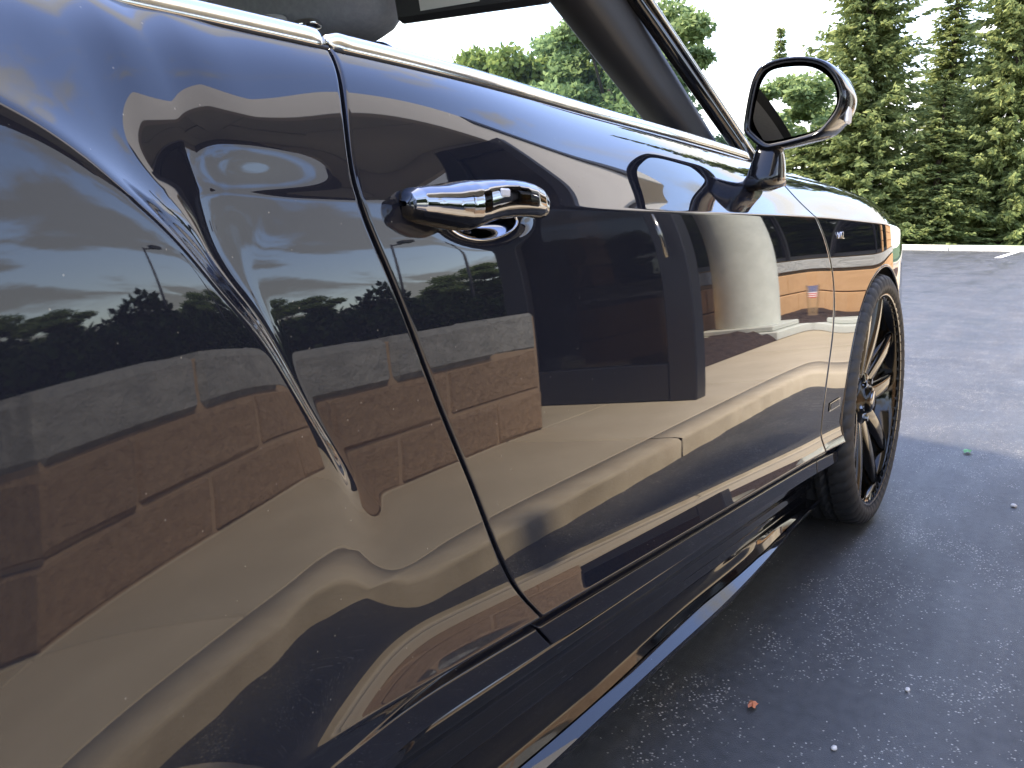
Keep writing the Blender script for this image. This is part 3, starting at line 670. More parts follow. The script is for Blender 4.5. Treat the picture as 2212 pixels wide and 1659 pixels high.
I = np.concatenate([np.zeros((len(XT), 1)), np.cumsum((TN[:, 1:] + TN[:, :-1]) / 2 * np.diff(ZT, axis=1), axis=1)], 1)
ref = np.array([np.interp(.62, ZT[i], I[i]) for i in range(len(XT))])
BT = f_B(XT)[:, None] + I - ref[:, None]
# even out the upper shoulder lengthways so that the dip above the crease does not ripple it
kx = np.arange(-110, 111); kw = np.exp(-(kx * DX) ** 2 / (2 * .11 ** 2)); kw /= kw.sum()
for j in np.where((SECID == 9) & (SECT > .15))[0]:
    w = float(sstep(.15, .95, SECT[j])); row = BT[:, j]; pad = np.concatenate([2 * row[0] - row[110:0:-1], row, 2 * row[-1] - row[-2:-112:-1]])
    BT[:, j] = row * (1 - w) + np.convolve(pad, kw, 'valid') * w
# haunch
zz = np.linspace(.1, 1.1, 2001); th_h = spline([.1, .3, .45, .55, .62, .70, .785, .84, .87, .92, 1.1], [-1, -.5, 1.2, 2.8, 3.9, 4.2, 4.8, 6.3, 6.9, 6.9, 7])(zz)
ih = np.concatenate([[0], np.cumsum(np.tan(np.radians((th_h[1:] + th_h[:-1]) / 2)) * np.diff(zz))]); ih -= np.interp(.62, zz, ih)
f_cr = spline([-1.3, -.7, -.2, .05, .228, .251, .279, .305, .334, .363, .391, .43, .486, .54, .62], [.90, .945, .950, .938, .912, .902, .885, .865, .840, .808, .777, .719, .630, .53, .36])
f_Lw = spline([.45, .52, .58, .63, .68, .73, .78, .84, .87, .90, .95, 1.0], [.14, .11, .06, .020, .010, .012, .020, .042, .078, .115, .135, .14])
f_r = spline([.45, .52, .58, .63, .68, .73, .78, .84, .90, 1.0], [.06, .045, .022, .007, .0016, .0011, .0012, .0015, .002, .002])
def haunch(X, z, B):
    zc = f_cr(np.clip(X, -1.3, .66)); sl = (f_cr(np.clip(X + .002, -1.3, .66)) - f_cr(np.clip(X - .002, -1.3, .66))) / .004
    q = (z - zc) / np.sqrt(1 + sl * sl)
    H = .3985 + .105 * (X + .19) ** 2 + np.interp(z, zz, ih)
    # lip flare towards the rear wheel arch
    dr = np.hypot(X + .19, z - .36); H = H - .016 * np.exp(-np.clip(dr - .385, 0, 9) / .08)
    # roll-over just before the crease
    rr = np.clip(1 + q / .05, 0, 1); H = H + .0006 * rr ** 3
    Lw = f_Lw(np.clip(z, .45, 1.0)); r = f_r(np.clip(z, .45, 1.0))
    qs = r * np.logaddexp(0, q / r); S = np.clip(1 - qs / (1.45 * Lw), 0, 1) ** 3
    wx = sstep(-1.15, -.75, X) * (X < .72)
    rs = np.interp(z, [.56, .60, .64, .68], [.006, .004, .0014, .0003]); D = -rs * np.logaddexp(0, (B - H) / rs) * wx * sstep(.70, .58, X)
    return B + D * S
def cupdent(X, z):
    e = ((X - .690) / .058) ** 2 + ((z - .8530) / .0175) ** 2
    return .017 * np.exp(-e ** 1.6 * 1.3)
def cr_interp(row, x):
    u = (x - XT0) / DX; k = np.clip(np.floor(u).astype(int), 1, len(XT) - 3); t = u - k
    a, b, c, d = BT[k - 1, row], BT[k, row], BT[k + 1, row], BT[k + 2, row]
    return b + .5 * t * (c - a + t * (2 * a - 5 * b + 4 * c - d + t * (3 * (b - c) + d - a)))
def side(X, rows):
    """X array (cols x rows) -> Y, Z"""
    Z = zrows(X[:, 0])[:, rows] * 0
    for jj, j in enumerate(rows): Z[:, jj] = zrow1(X[:, jj], j)
    Y = np.stack([cr_interp(j, X[:, jj]) for jj, j in enumerate(rows)], 1)
    Y = haunch(X, Z, Y) + cupdent(X, Z)
    return Y, Z
def zrow1(X, j):
    ze, zc, zb = f_ze(X), f_zc(X), f_zb(X)
    kn = [ze - .078, ze - .060, ze - .052, ze - .028, ze - .020, ze - .003, ze + .003, ze + .065, zc - .0035, zc + .0035, zb]
    s = SECID[j]; return kn[s] + (kn[s + 1] - kn[s]) * SECT[j]
def Yat(x, z):
    zr = zrows(np.array([x]))[0]; row = BT[int(round((x - XT0) / DX))]
    B = np.interp(z, zr, row); return float(haunch(np.array([x]), np.array([z]), np.array([B]))[0])
f_rs = spline([.30, .345, .385, .457, .519, .603, .688, .767, .818, .868, .914, .957, .995], [.875, .825, .782, .720, .678, .636, .594, .560, .538, .520, .521, .533, .549])
f_fs = spline([.20, .287, .395, .532, .608, .70, .762, .861, .89, .927, .966, .99], [2.02, 2.01, 2.0, 2.03, 2.055, 2.06, 2.035, 1.936, 1.895, 1.868, 1.86, 1.858])
def panel(name, xl, xr, u, rows, roll_l, roll_r, roll_b, mat_, parent):
    rows = np.array(rows); X = np.zeros((len(u), len(rows))); Z = np.full(X.shape, .6)
    for it in range(6):
        a, b = xl(Z), xr(Z); X = a + (b - a) * u[:, None]
        for jj, j in enumerate(rows): Z[:, jj] = zrow1(X[:, jj], j)
    Y, Z = side(X, rows)
    P = np.stack([X, Y, Z], -1); r = .0026
    def rolled(e, dx):
        out = []
        for a in (.35, .75, 1.15, 1.5708): q = e.copy(); q[:, 0] += dx * r * math.sin(a); q[:, 1] += r * (1 - math.cos(a)); out.append(q)
        q = out[-1].copy(); q[:, 1] += .022; out.append(q); return out
    if roll_l: P = np.concatenate([np.stack(rolled(P[0], -1)[::-1]), P])
    if roll_r: P = np.concatenate([P, np.stack(rolled(P[-1], 1))])
    if roll_b:
        e = P[:, 0]; out = []
        for a in (.5, 1.0, 1.5708): q = e.copy(); q[:, 2] -= r * math.sin(a); q[:, 1] += r * (1 - math.cos(a)); out.append(q)
        q = out[-1].copy(); q[:, 1] += .03; out.append(q)
        P = np.concatenate([np.stack(out[::-1], 1), P], 1)
    # roll the top edge in under the waist rail
    e = P[:, -1]; q = e.copy(); q[:, 1] += .004; q2 = e.copy(); q2[:, 1] += .03; q2[:, 2] -= .004
    P = np.concatenate([P, q[:, None], q2[:, None]], 1)
    nu, nv = P.shape[:2]
    return P.reshape(-1, 3), gridF(nu, nv), nu, nv
def cut_arch(V, F, cx, cz, R_):
    d = np.hypot(V[:, 0] - cx, V[:, 2] - cz); ins = d < R_
    F = F[~ins[F].all(1)]
    touch = np.zeros(len(V), bool); touch[F.ravel()] = True
    mv = touch & ins; k = R_ / np.maximum(d[mv], 1e-6)
    V = V.copy(); V[mv, 0] = cx + (V[mv, 0] - cx) * k; V[mv, 2] = cz + (V[mv, 2] - cz) * k
    return V, F
def dens(pts, n):
    """monotone parameter 0..1 with local density given as (u, weight) pairs"""
    uu = np.linspace(0, 1, 4001); w = np.interp(uu, [p[0] for p in pts], [p[1] for p in pts]); c = np.cumsum(w); c = (c - c[0]) / (c[-1] - c[0])
    return np.interp(np.linspace(0, 1, n), c, uu)
allrows = list(range(NR))
G = .0048
AX, RX, AZ, AR = 2.56, -.19, .357, .379
# rear quarter panel
V, F, nu, nv = panel('q', lambda z: -1.3 + 0 * z, lambda z: f_rs(z) - G, dens([(0, .25), (.70, .3), (.78, 3), (1, 3)], 430), allrows, False, True, False, 'paint', car)
V, F = cut_arch(V, F, RX, AZ, AR)
rear = obj('rear_quarter_panel', V, F, 'paint', car, True)
# door
V, F, nu, nv = panel('d', lambda z: f_rs(z) + G, lambda z: f_fs(z) - G, dens([(0, 2.2), (.3, 1.4), (1, .8)], 430), allrows, True, True, True, 'paint', car)
door = obj('door', V, F, 'paint', car, True)
# front wing
V, F, nu, nv = panel('f', lambda z: f_fs(z) + G, lambda z: 3.47 + 0 * z, dens([(0, 1.5), (.6, 1), (1, 1)], 300), allrows, True, False, False, 'paint', car)
V, F = cut_arch(V, F, AX, AZ, AR)
wing = obj('front_wing', V, F, 'paint', car, True)
# dark shell behind the shut lines
xs = np.linspace(.22, 2.14, 90); rws = np.arange(0, NR, 12); Xg = np.repeat(xs[:, None], len(rws), 1); Yg, Zg = side(Xg, rws)
obj('inner_shell', np.stack([Xg, Yg + .021, Zg], -1).reshape(-1, 3), gridF(len(xs), len(rws)), 'gap', car, True)

# ---- wheel arch lips and wells
def arch(cx, a0, a1):
    pts = []
    for a in np.linspace(R(a0), R(a1), 60):
        x, z = cx + (AR - .001) * math.cos(a), AZ + (AR - .001) * math.sin(a)
        pts.append((x, Yat(x, z) + .003, z))
    V, F = tube(pts, .0048, 8); obj('wheel_arch_lip', V, F, 'paint', car, True)
    V = []; n = 40
    for y in (pts[30][1] + .012, .82):
        for a in np.linspace(R(a0), R(a1), n): V.append((cx + (AR + .004) * math.cos(a), max(y, 0), AZ + (AR + .004) * math.sin(a)))
    for i, a in enumerate(np.linspace(R(a0), R(a1), n)):
        x, z = cx + (AR + .003) * math.cos(a), AZ + (AR + .003) * math.sin(a); V[i] = (x, Yat(x, z) + .008, z)
    obj('wheel_well', V, [(i, i + 1, n + i + 1, n + i) for i in range(n - 1)] + [tuple(range(n, 2 * n))], 'gap', car, True)
arch(AX, -14, 194); arch(RX, -8, 188)

# ---- side skirt: stepped sill with a thin blade along its foot
f_in = spline([-.1, .3, .7, 1.1, 1.31, 1.53, 1.72, 1.98, 2.2], [.60, .566, .536, .51, .502, .487, .478, .474, .466])
f_out = spline([-.1, .3, .7, 1.1, 1.26, 1.48, 1.68, 1.86, 2.0, 2.2], [.575, .543, .515, .493, .484, .471, .466, .466, .468, .463])
xs = np.linspace(.16, 2.22, 220)
def skirt(prof_fn, name, m='gloss_black'):
    rowsP = [prof_fn(x) for x in xs]; n = len(rowsP[0])
    V = [(x, p[0], p[1]) for x, rp in zip(xs, rowsP) for p in rp]
    return obj(name, V, gridF(len(xs), n), m, car, True)
def bs(x): return .532 + .045 * float(np.clip((1.15 - x) / .3, 0, 1))
def sk_curve(x):
    zd = float(f_ze(x)) - .078; yo = float(f_out(x)); yi = float(f_in(x)); zo = .147
    # outward ribs fade along the length
    kn_y = [.500, .484, .478, .479, .490, .4885, .498, .4975, yi + .016, yi + .013, yi + .008, yi]
    kn_z = [zd + .004, zd - .003, zd - .012, zd - .026, zd - .045, zd - .062, zd - .070, zd - .092, .222, .192, .174, zo + bs(x) * (yi - yo) + .004]
    t = np.linspace(0, 1, len(kn_y)); tt = np.linspace(0, 1, 60)
    kz = np.minimum.accumulate(np.array(kn_z))
    return list(zip(np.interp(tt, t, kn_y) * .8 + spline(t, kn_y)(tt) * .2, np.interp(tt, t, kz)))
skirt(sk_curve, 'side_skirt')
def sk_blade(x):
    yo = float(f_out(x)); yi = float(f_in(x)); return [(yi, .147 + bs(x) * (yi - yo)), (yo, .147)]
bl = skirt(sk_blade, 'skirt_blade', 'paint')
def sk_edge(x):
    yo = float(f_out(x)); return [(yo + .0005, .1465), (yo + .001, .136), (yo + .006, .130), (yo + .05, .125)]
skirt(sk_edge, 'skirt_blade_edge')
box('underbody', (.25, 2.1, .62, YC * 2 - .62, .12, .5), 'gap', car)
box('underbody', (-1.0, 3.2, .83, YC * 2 - .83, .14, .6), 'gap', car)

# ---- waist rail (bright) in two lengths
def rail(x0, x1, name, parent):
    gx = np.linspace(x0, x1, 120); V = []
    prof = [(a, .0085 * math.copysign(abs(math.cos(a)) ** .7, math.cos(a)), .0090 * math.copysign(abs(math.sin(a)) ** .7, math.sin(a))) for a in np.linspace(0, 2 * math.pi, 20, endpoint=False)]
    for i, x in enumerate(gx):
        k = int(round((x - XT0) / DX)); y = BT[k, -1]; z = ZT[k, -1]; e = min(1, min(i, len(gx) - 1 - i) / 1.0 + .55)
        for a, py, pz in prof: V.append((x, y + .0065 + py * e + pz * .35 * e, z + .006 + pz * e))
    n = 20; F = [(i * n + k, i * n + (k + 1) % n, (i + 1) * n + (k + 1) % n, (i + 1) * n + k) for i in range(len(gx) - 1) for k in range(n)] + [tuple(range(n))[::-1], tuple(range((len(gx) - 1) * n, len(gx) * n))]
    return obj(name, V, F, 'satin_chrome', parent, True)
rail(-.55, .5455, 'waist_rail', rear); rail(.5515, 1.80, 'waist_rail', door)
# thin black seal between rail and paint
def seal(x0, x1, parent):
    pts = []
    for x in np.linspace(x0, x1, 80):
        k = int(round((x - XT0) / DX)); pts.append((x, BT[k, -1] - .0010, ZT[k, -1] - .0012))
    V, F = tube(pts, .0024, 6); obj('rail_seal', V, F, 'gap', parent, True)
seal(-.55, .545, rear); seal(.552, 1.80, door)

# ---- door handle: bright bow over a cup
sec = [(.5155, .866, .002, .444, .004), (.5175, .866, .0075, .442, .010), (.522, .866, .0110, .439, .016), (.531, .8655, .0128, .435, .021), (.548, .8645, .0148, .430, .024), (.562, .8645, .0168, .426, .024), (.575, .8652, .0178, .423, .022), (.588, .8668, .0170, .420, .018), (.602, .8692, .0155, .417, .0150),
       (.62, .8713, .0145, .415, .0130), (.64, .8722, .0140, .4145, .0124), (.66, .8722, .0136, .4150, .0122), (.68, .8714, .0130, .4165, .0122), (.70, .8694, .0121, .4195, .0126), (.715, .8668, .0106, .4245, .0132), (.7245, .8645, .0080, .4315, .0130), (.7290, .863, .0050, .4375, .010), (.7305, .8625, .001, .441, .004)]
sec = np.array(sec); sec[:, 0] = .731 - (.731 - sec[:, 0]) * .888; sx = np.linspace(sec[0, 0], sec[-1, 0], 90)
sx = np.unique(np.concatenate([sx, np.linspace(sec[0, 0], .548, 14), np.linspace(.722, sec[-1, 0], 12)]))
V = []; n = 36
for x in sx:
    zc0, hz_, yc0, hd = [np.interp(x, sec[:, 0], sec[:, k]) for k in (1, 2, 3, 4)]; hz_ *= 1.16; zc0 -= .001
    for k in range(n):
        a = 2 * math.pi * k / n; ca, sa = math.cos(a), math.sin(a)
        py = -hd * math.copysign(abs(ca) ** .75, ca); pz = hz_ * math.copysign(abs(sa) ** .75, sa)
        # chamfer line along the lower third of the face
        if ca > 0 and pz < -hz_ * .35: py += hd * .22 * (-(pz) / hz_ - .35)
        V.append((x, yc0 + py, zc0 + pz))
HK = 1.047
def hsh(V): return [(x * HK, y * HK, .85 + (z - .85) * HK) for x, y, z in V]
F = [(i * n + k, i * n + (k + 1) % n, (i + 1) * n + (k + 1) % n, (i + 1) * n + k) for i in range(len(sx) - 1) for k in range(n)]
hb = obj('handle_bar', hsh(V), F, 'dark_chrome', door, True); hb.data.materials.append(M['gloss_black'])
hb.data.polygons.foreach_set('material_index', np.array([1 if math.sin(2 * math.pi * (k + .5) / n) < -.30 or math.cos(2 * math.pi * (k + .5) / n) < -.3 else 0 for i in range(len(sx) - 1) for k in range(n)], dtype=np.int32))
V, F = tube([(.600, .4200 - .0178 + .0005 + .016 * (1 - math.cos(a)), .8662 + .0176 * math.sin(a)) for a in np.linspace(-1.25, 1.25, 14)], .0008, 6); obj('handle_joint', hsh(V), F, 'gap', door, True)
V, F = bevbox(.618, .632, .4010, .4055, .8715, .8790, .0015); obj('lock_button', hsh(V), F, 'headliner', door)
# cup shell lining the dent and its almond rim
def almond(t, k=1.0):
    x = .688 + .060 * k * math.cos(t); h = .0185 * k * (1 - .12 * math.cos(t)); return x, .8530 + h * math.sin(t) * (1.0 if math.sin(t) < 0 else .85)
V = []; n = 48; ks = np.linspace(.04, 1.0, 14)
for k in ks:
    for i in range(n):
        x, z = almond(2 * math.pi * i / n, k); V.append((x, Yat(x, z) + float(cupdent(np.array(x), np.array(z))) - .0012, z))
obj('handle_cup', V, [(i * n + j, i * n + (j + 1) % n, (i + 1) * n + (j + 1) % n, (i + 1) * n + j) for i in range(len(ks) - 1) for j in range(n)], 'dark_chrome', door, True)
pts = []
for i in range(61):
    x, z = almond(2 * math.pi * i / 60, 1.0); pts.append((x, Yat(x, z) + float(cupdent(np.array(x), np.array(z))) - .0018, z))
V, F = tube(pts, .0011, 8, False); obj('handle_cup_rim', V, F, 'chrome', door, True)

# ---- side marker, badge
for (x0, x1, z0, z1, m, dy, nm) in ((2.055, 2.145, .415, .436, 'satin_chrome', .002, 'side_marker'), (2.062, 2.138, .4185, .4325, 'gloss_black', .003, 'marker_lens')):
    V = []
    for x in np.linspace(x0, x1, 8):
        for z in (z0, z1): V.append((x, Yat(x, z) - dy, z))
    obj(nm, V, [(2 * i, 2 * i + 2, 2 * i + 3, 2 * i + 1) for i in range(7)], m, wing)
def stroke(pl, parent):
    pts = [(x, Yat(x, z) - .002, z) for x, z in pl]; V, F = tube(pts, .0010, 6); obj('badge_letter', V, F, 'chrome', parent, True)
bz = .822
for pl in ([(-.030, .008), (-.024, -.007), (-.018, .004), (-.012, -.007), (-.006, .008)], [(.004, .008), (.004, -.007)], [(.013, .007), (.020, .008), (.023, .004), (.013, -.007), (.025, -.007)]):
    stroke([(2.125 + a, bz + b) for a, b in pl], wing)

# ---- copies on the far side (same meshes, mirrored)
def far_copy(o, parent):
    c = o.copy(); COL.objects.link(c); c.parent = parent
    for ch in list(o.children): far_copy(ch, c)
    return c
for o in list(car.children):
    if o.name.split('.')[0] in ('rear_quarter_panel', 'door', 'front_wing', 'side_skirt', 'skirt_blade', 'skirt_blade_edge', 'inner_shell', 'wheel_arch_lip', 'wheel_well'):
        c = far_copy(o, car); c.scale = (1, -1, 1)

# ---- bonnet, nose and tail
def topline(x): k = int(round((x - XT0) / DX)); return BT[k, -1], ZT[k, -1]
gx = np.linspace(1.80, 3.46, 60); ga = np.linspace(-1, 1, 41); V = []
for x in gx:
    y, z = topline(x)
    for a in ga: V.append((x, YC + a * (YC - y - .004), z - .0015 + .055 * (1 - abs(a) ** 2.2) * min(1, (3.55 - x) / .5)))
obj('bonnet', V, gridF(60, 41), 'paint', car, True)
rw = np.arange(0, NR, 6)
def endcap(x, xe, name):
    k = int(round((x - XT0) / DX)); V = []
    for j in rw:
        y, z = BT[k, j], ZT[k, j]
        for a in np.linspace(-1, 1, 31): V.append((x + (xe - x) * (1 - abs(a) ** 2.5), YC + a * (YC - y), z))
    return obj(name, V, gridF(len(rw), 31), 'paint', car, True)
endcap(3.465, 3.56, 'front_bumper'); endcap(-1.30, -1.42, 'rear_bumper')
gx = np.linspace(-1.3, -.45, 30); V = []
for x in gx:
    y, z = topline(x)
    for a in ga: V.append((x, YC + a * (YC - y - .004), z - .0015 + .04 * (1 - abs(a) ** 2.2)))
obj('boot_lid', V, gridF(30, 41), 'paint', car, True)

# ---- cabin
f_rt = spline([-.95, -.5, 0, .5, 1.0, 1.33], [1.02, 1.25, 1.37, 1.405, 1.40, 1.36]); f_rw = spline([-.95, -.5, 0, .5, 1.0, 1.33], [.74, .66, .62, .61, .625, .672])
def roof(dz, name, m, dw=0):
    gx = np.linspace(-.95, 1.33, 50); V = []
    for x in gx:
        for a in np.linspace(-1, 1, 33): V.append((x, YC + a * (float(f_rw(x)) - dw), float(f_rt(x)) + dz - .055 * abs(a) ** 2.6))
    return obj(name, V, gridF(50, 33), m, car, True)
roof(0, 'soft_top', 'softtop'); roof(-.035, 'headliner', 'headliner', .012)
def bar(p, q, wy, wx, name, m, parent=None, n=14, taper=1.0):
    p, q = Vector(p), Vector(q); d = (q - p).normalized(); a = d.cross(Vector((0, 1, 0))).normalized(); b = Vector((0, 1, 0)); b = (b - d * b.dot(d)).normalized(); V = []
    for i in range(9):
        t = i / 8; c = p.lerp(q, t); k = 1 + (taper - 1) * t
        for j in range(n):
            an = 2 * math.pi * j / n; ca, sa = math.cos(an), math.sin(an)
            V.append(tuple(c + a * (wx * k * math.copysign(abs(ca) ** .6, ca)) + b * (wy * k * math.copysign(abs(sa) ** .6, sa))))
    F = [(i * n + j, i * n + (j + 1) % n, (i + 1) * n + (j + 1) % n, (i + 1) * n + j) for i in range(8) for j in range(n)] + [tuple(range(n)), tuple(range(8 * n, 9 * n))]
    return obj(name, V, F, m, parent or car, True)
for s in (1, -1):
    def P(x, y, z): return (x, YC - s * (YC - y), z)
    bar(P(1.85, .572, .975), P(1.40, .705, 1.305), .013, .017, 'windscreen_pillar', 'gloss_black')
    bar(P(1.755, .650, .985), P(1.345, .765, 1.30), .034, .042, 'pillar_trim', 'trim', taper=1.4)
    bar(P(1.845, .560, .985), P(1.395, .690, 1.318), .0035, .0045, 'pillar_moulding', 'satin_chrome')
    # side window
    V = []
    for i in range(24):
        t = i / 23; x = -.35 + t * (1.72 + .35); y, z = topline(x); xt = -.25 + t * (1.33 + .25)
        yt, zt = YC - float(f_rw(xt)) + .004, float(f_rt(xt)) - .055
        for k in range(9):
            u = k / 8; V.append(P(x + (xt - x) * u, y + .012 + (yt - y - .012) * u - .018 * math.sin(math.pi * u), z - .01 + (zt - z + .01) * u))
    if s == -1: obj('side_window', V, gridF(24, 9), 'carglass', car, True)      # the near window is wound down
# windscreen and header
V = []
for i in range(31):
    a = -1 + 2 * i / 30
    for k in range(13):
        u = k / 12; yb_, yt_ = YC + a * .80, YC + a * .66
        V.append((1.88 + .28 * (1 - a * a) + (1.38 + .06 * (1 - a * a) - 1.88 - .28 * (1 - a * a)) * u, yb_ + (yt_ - yb_) * u, .985 + .02 * (1 - a * a) + (1.315 + .045 * (1 - a * a) - .985 - .02 * (1 - a * a)) * u + .02 * math.sin(math.pi * u)))
obj('windscreen', V, gridF(31, 13), 'carglass', car, True)
V = []
for i in range(31):
    a = -1 + 2 * i / 30
    for (dx, dz) in ((.02, -.03), (-.03, -.045), (-.10, -.025), (-.10, .012), (.02, .012)): V.append((1.385 + .06 * (1 - a * a) + dx, YC + a * .665, 1.315 + .045 * (1 - a * a) + dz))
obj('windscreen_header', V, gridF(31, 5), 'trim', car, True)
# sun visors folded down, with warning labels
for s in (1, -1):
    y0, y1 = (.730, 1.045) if s == 1 else (2 * YC - 1.045, 2 * YC - .730)
    V, F = bevbox(1.262, 1.284, y0, y1, 1.197, 1.350, .008); V = [(x - (z - 1.2) * .25, y, z + (.012 * math.sin((y - y0) * 9) if z < 1.25 else 0)) for x, y, z in V]
    vz = obj('sun_visor', V, F, 'trim', car)
    for (a, b, c, d, m, nm) in ((.86, .985, 1.2135, 1.232, 'label_white', 'warning_label'), (.88, .985, 1.233, 1.241, 'label_yellow', 'label_band')):
        if s == 1: obj(nm, [(1.2605 - (z - 1.2) * .25, y, z) for (y, z) in ((a, c), (b, c), (b, d), (a, d))], [(0, 1, 2, 3)], m, vz)
# interior mirror, console, dash, wheel, seats
def blob(c, r, name, m, p=2.6, parent=None, n=24):
    V = []
    for i in range(n // 2 + 1):
        ph = -math.pi / 2 + math.pi * i / (n // 2)
        for k in range(n):
            th = 2 * math.pi * k / n; f = lambda v: math.copysign(abs(v) ** (2 / p), v)
            V.append((c[0] + r[0] * f(math.cos(ph)) * f(math.cos(th)), c[1] + r[1] * f(math.cos(ph)) * f(math.sin(th)), c[2] + r[2] * f(math.sin(ph))))
    F = [(i * n + k, i * n + (k + 1) % n, (i + 1) * n + (k + 1) % n, (i + 1) * n + k) for i in range(n // 2) for k in range(n)]
    return obj(name, V, F, m, parent or car, True)
im = blob((1.36, 1.185, 1.158), (.028, .055, .043), 'interior_mirror', 'gloss_black', 2.6)
V, F = tube([(1.41, 1.24, 1.19), (1.45, 1.36, 1.27), (1.42, 1.41, 1.31)], .014, 8); obj('mirror_stem', V, F, 'trim', im, True)
cs = blob((1.28, 1.31, 1.265), (.10, .24, .085), 'roof_console', 'headliner', 3)
blob((1.19, 1.30, 1.215), (.03, .06, .014), 'console_lamp', 'lamp', 3, cs); blob((1.20, 1.20, 1.205), (.02, .03, .010), 'console_switch', 'chrome', 3, cs)
V = []
for i in range(31):
    a = -1 + 2 * i / 30
    for (x, z) in ((1.95, .97), (1.75, .985), (1.55, .97), (1.48, .90), (1.52, .72)): V.append((x + .08 * (1 - a * a), YC + a * .82, z + .02 * (1 - a * a)))
obj('dashboard', V, gridF(31, 5), 'leather', car, True)
V, F = tube([(1.33 + .05 * math.sin(t), 1.78 + .185 * math.cos(t), .92 + .18 * math.sin(t)) for t in np.linspace(0, 2 * math.pi, 41)], .016, 8, False); sw_ = obj('steering_wheel', V, F, 'leather', car, True)
blob((1.34, 1.78, .92), (.03, .08, .06), 'wheel_hub', 'trim', 3, sw_)
for y in (1.04, 1.78):
    st = blob((.55, y, .58), (.27, .25, .10), 'seat', 'leather', 3.5)
    blob((.27, y, .82), (.09, .24, .30), 'seat_back', 'leather', 3, st); blob((.22, y, 1.17), (.05, .13, .08), 'headrest', 'leather', 3, st)

# ---- door mirror
hs = [(.4811, 1.1237), (.4518, 1.1328), (.4106, 1.133), (.3747, 1.1231), (.352, 1.104), (.3375, 1.078), (.3345, 1.0591), (.3395, 1.0366), (.3530, 1.017), (.3730, .9983), (.4139, .9874), (.4507, .9806), (.4709, .9803), (.4949, .9986), (.5073, 1.0141), (.5052, 1.0484), (.4994, 1.0869), (.4929, 1.108)]
glo = [(.4913, 1.0279), (.491, 1.0474), (.4841, 1.0856), (.4728, 1.1086), (.4559, 1.1178), (.4218, 1.1194), (.3953, 1.1158), (.3735, 1.1046), (.3561, 1.087), (.349, 1.0681), (.3488, 1.0473), (.3591, 1.027), (.3744, 1.0092), (.4147, .9994), (.4639, .9922), (.4772, 1.0026)]
def resample(pl, n):
    P_ = np.array(pl + [pl[0]]); m = len(pl); cx_, cz_ = P_[:-1].mean(0)
    # periodic Catmull-Rom
    out = []
    for i in range(n):
        u = i / n * m; k = int(u); t = u - k; a, b, c, d = [np.array(pl[(k + o) % m]) for o in (-1, 0, 1, 2)]
        out.append(b + .5 * t * (c - a + t * (2 * a - 5 * b + 4 * c - d + t * (3 * (b - c) + d - a))))
    out = np.array(out); ang = np.arctan2(out[:, 1] - cz_, out[:, 0] - cx_); return out[np.argsort(ang)]
n = 64; ho = resample(hs, n); cc = np.array([.415, 1.06])
V = []
prof_m = [(1.592, .885), (1.580, .905), (1.576, .945), (1.580, .985), (1.588, 1.0), (1.605, 1.0), (1.63, .985), (1.66, .94), (1.69, .85), (1.715, .70), (1.735, .45), (1.742, .15)]
for (x, k) in prof_m:
    for p in ho:
        q = cc + (p - cc) * k; dx = (x - 1.58); V.append((x + .02 * (.415 - q[0]) * 0, q[0] - .10 * max(dx, 0), q[1]))
F = [(i * n + k, i * n + (k + 1) % n, (i + 1) * n + (k + 1) % n, (i + 1) * n + k) for i in range(len(prof_m) - 1) for k in range(n)] + [tuple(range((len(prof_m) - 1) * n, len(prof_m) * n))]
mir = obj('door_mirror', V, F, 'mirror_black', car, True)
# reflective glass, turned as the driver has it
MN = Vector((-1.0, -0.052, 0.0)).normalized()
go = resample(glo, n); gc = Vector((1.586, .42, 1.058)); V = [tuple(gc)]; kk = 8
ring = []
for r_ in (.5, 1.0):
    for p in go:
        q = np.array([.42, 1.058]) + (p - np.array([.42, 1.058])) * r_ * .97
        dy, dz = q[0] - gc.y, q[1] - gc.z; x = gc.x - (MN.y * dy + MN.z * dz) / MN.x
        V.append((x, q[0], q[1]))
F = [(0, 1 + k, 1 + (k + 1) % n) for k in range(n)] + [(1 + k, 1 + n + k, 1 + n + (k + 1) % n, 1 + (k + 1) % n) for k in range(n)]
obj('mirror_glass', V, F, 'mirror', mir)
V, F = tube([(1.583, *(np.array([.415, 1.06]) + (p - np.array([.415, 1.06])) * .90)) for p in np.vstack([ho, ho[:1]])], .0022, 6, False); obj('glass_surround', V, F, 'matt_black', mir, True)
# clear repeater on the outer end
V, F = bevbox(1.605, 1.640, .3330, .3400, 1.020, 1.050, .003); obj('indicator_lens', V, F, 'lamp', mir)
# stalk to the door skin
stv = [(1.61, .466, .990, .026, .020), (1.61, .465, .972, .032, .023), (1.605, .465, .955, .038, .026), (1.605, .467, .935, .043, .029), (1.605, .472, .918, .050, .034), (1.61, .50, .908, .050, .030)]
V = []; n2 = 20
for (x, y, z, rx, ry) in stv:
    for k in range(n2):
        a = 2 * math.pi * k / n2; ca, sa = math.cos(a), math.sin(a); V.append((x + rx * math.copysign(abs(ca) ** .5, ca), y + ry * math.copysign(abs(sa) ** .5, sa), z - .12 * (y - .45) * 0))
F = [(i * n2 + k, i * n2 + (k + 1) % n2, (i + 1) * n2 + (k + 1) % n2, (i + 1) * n2 + k) for i in range(len(stv) - 1) for k in range(n2)] + [tuple(range(n2))[::-1], tuple(range((len(stv) - 1) * n2, len(stv) * n2))]
obj('mirror_stalk', V, F, 'mirror_black', mir, True)
c = far_copy(mir, car); c.scale = (1, -1, 1)

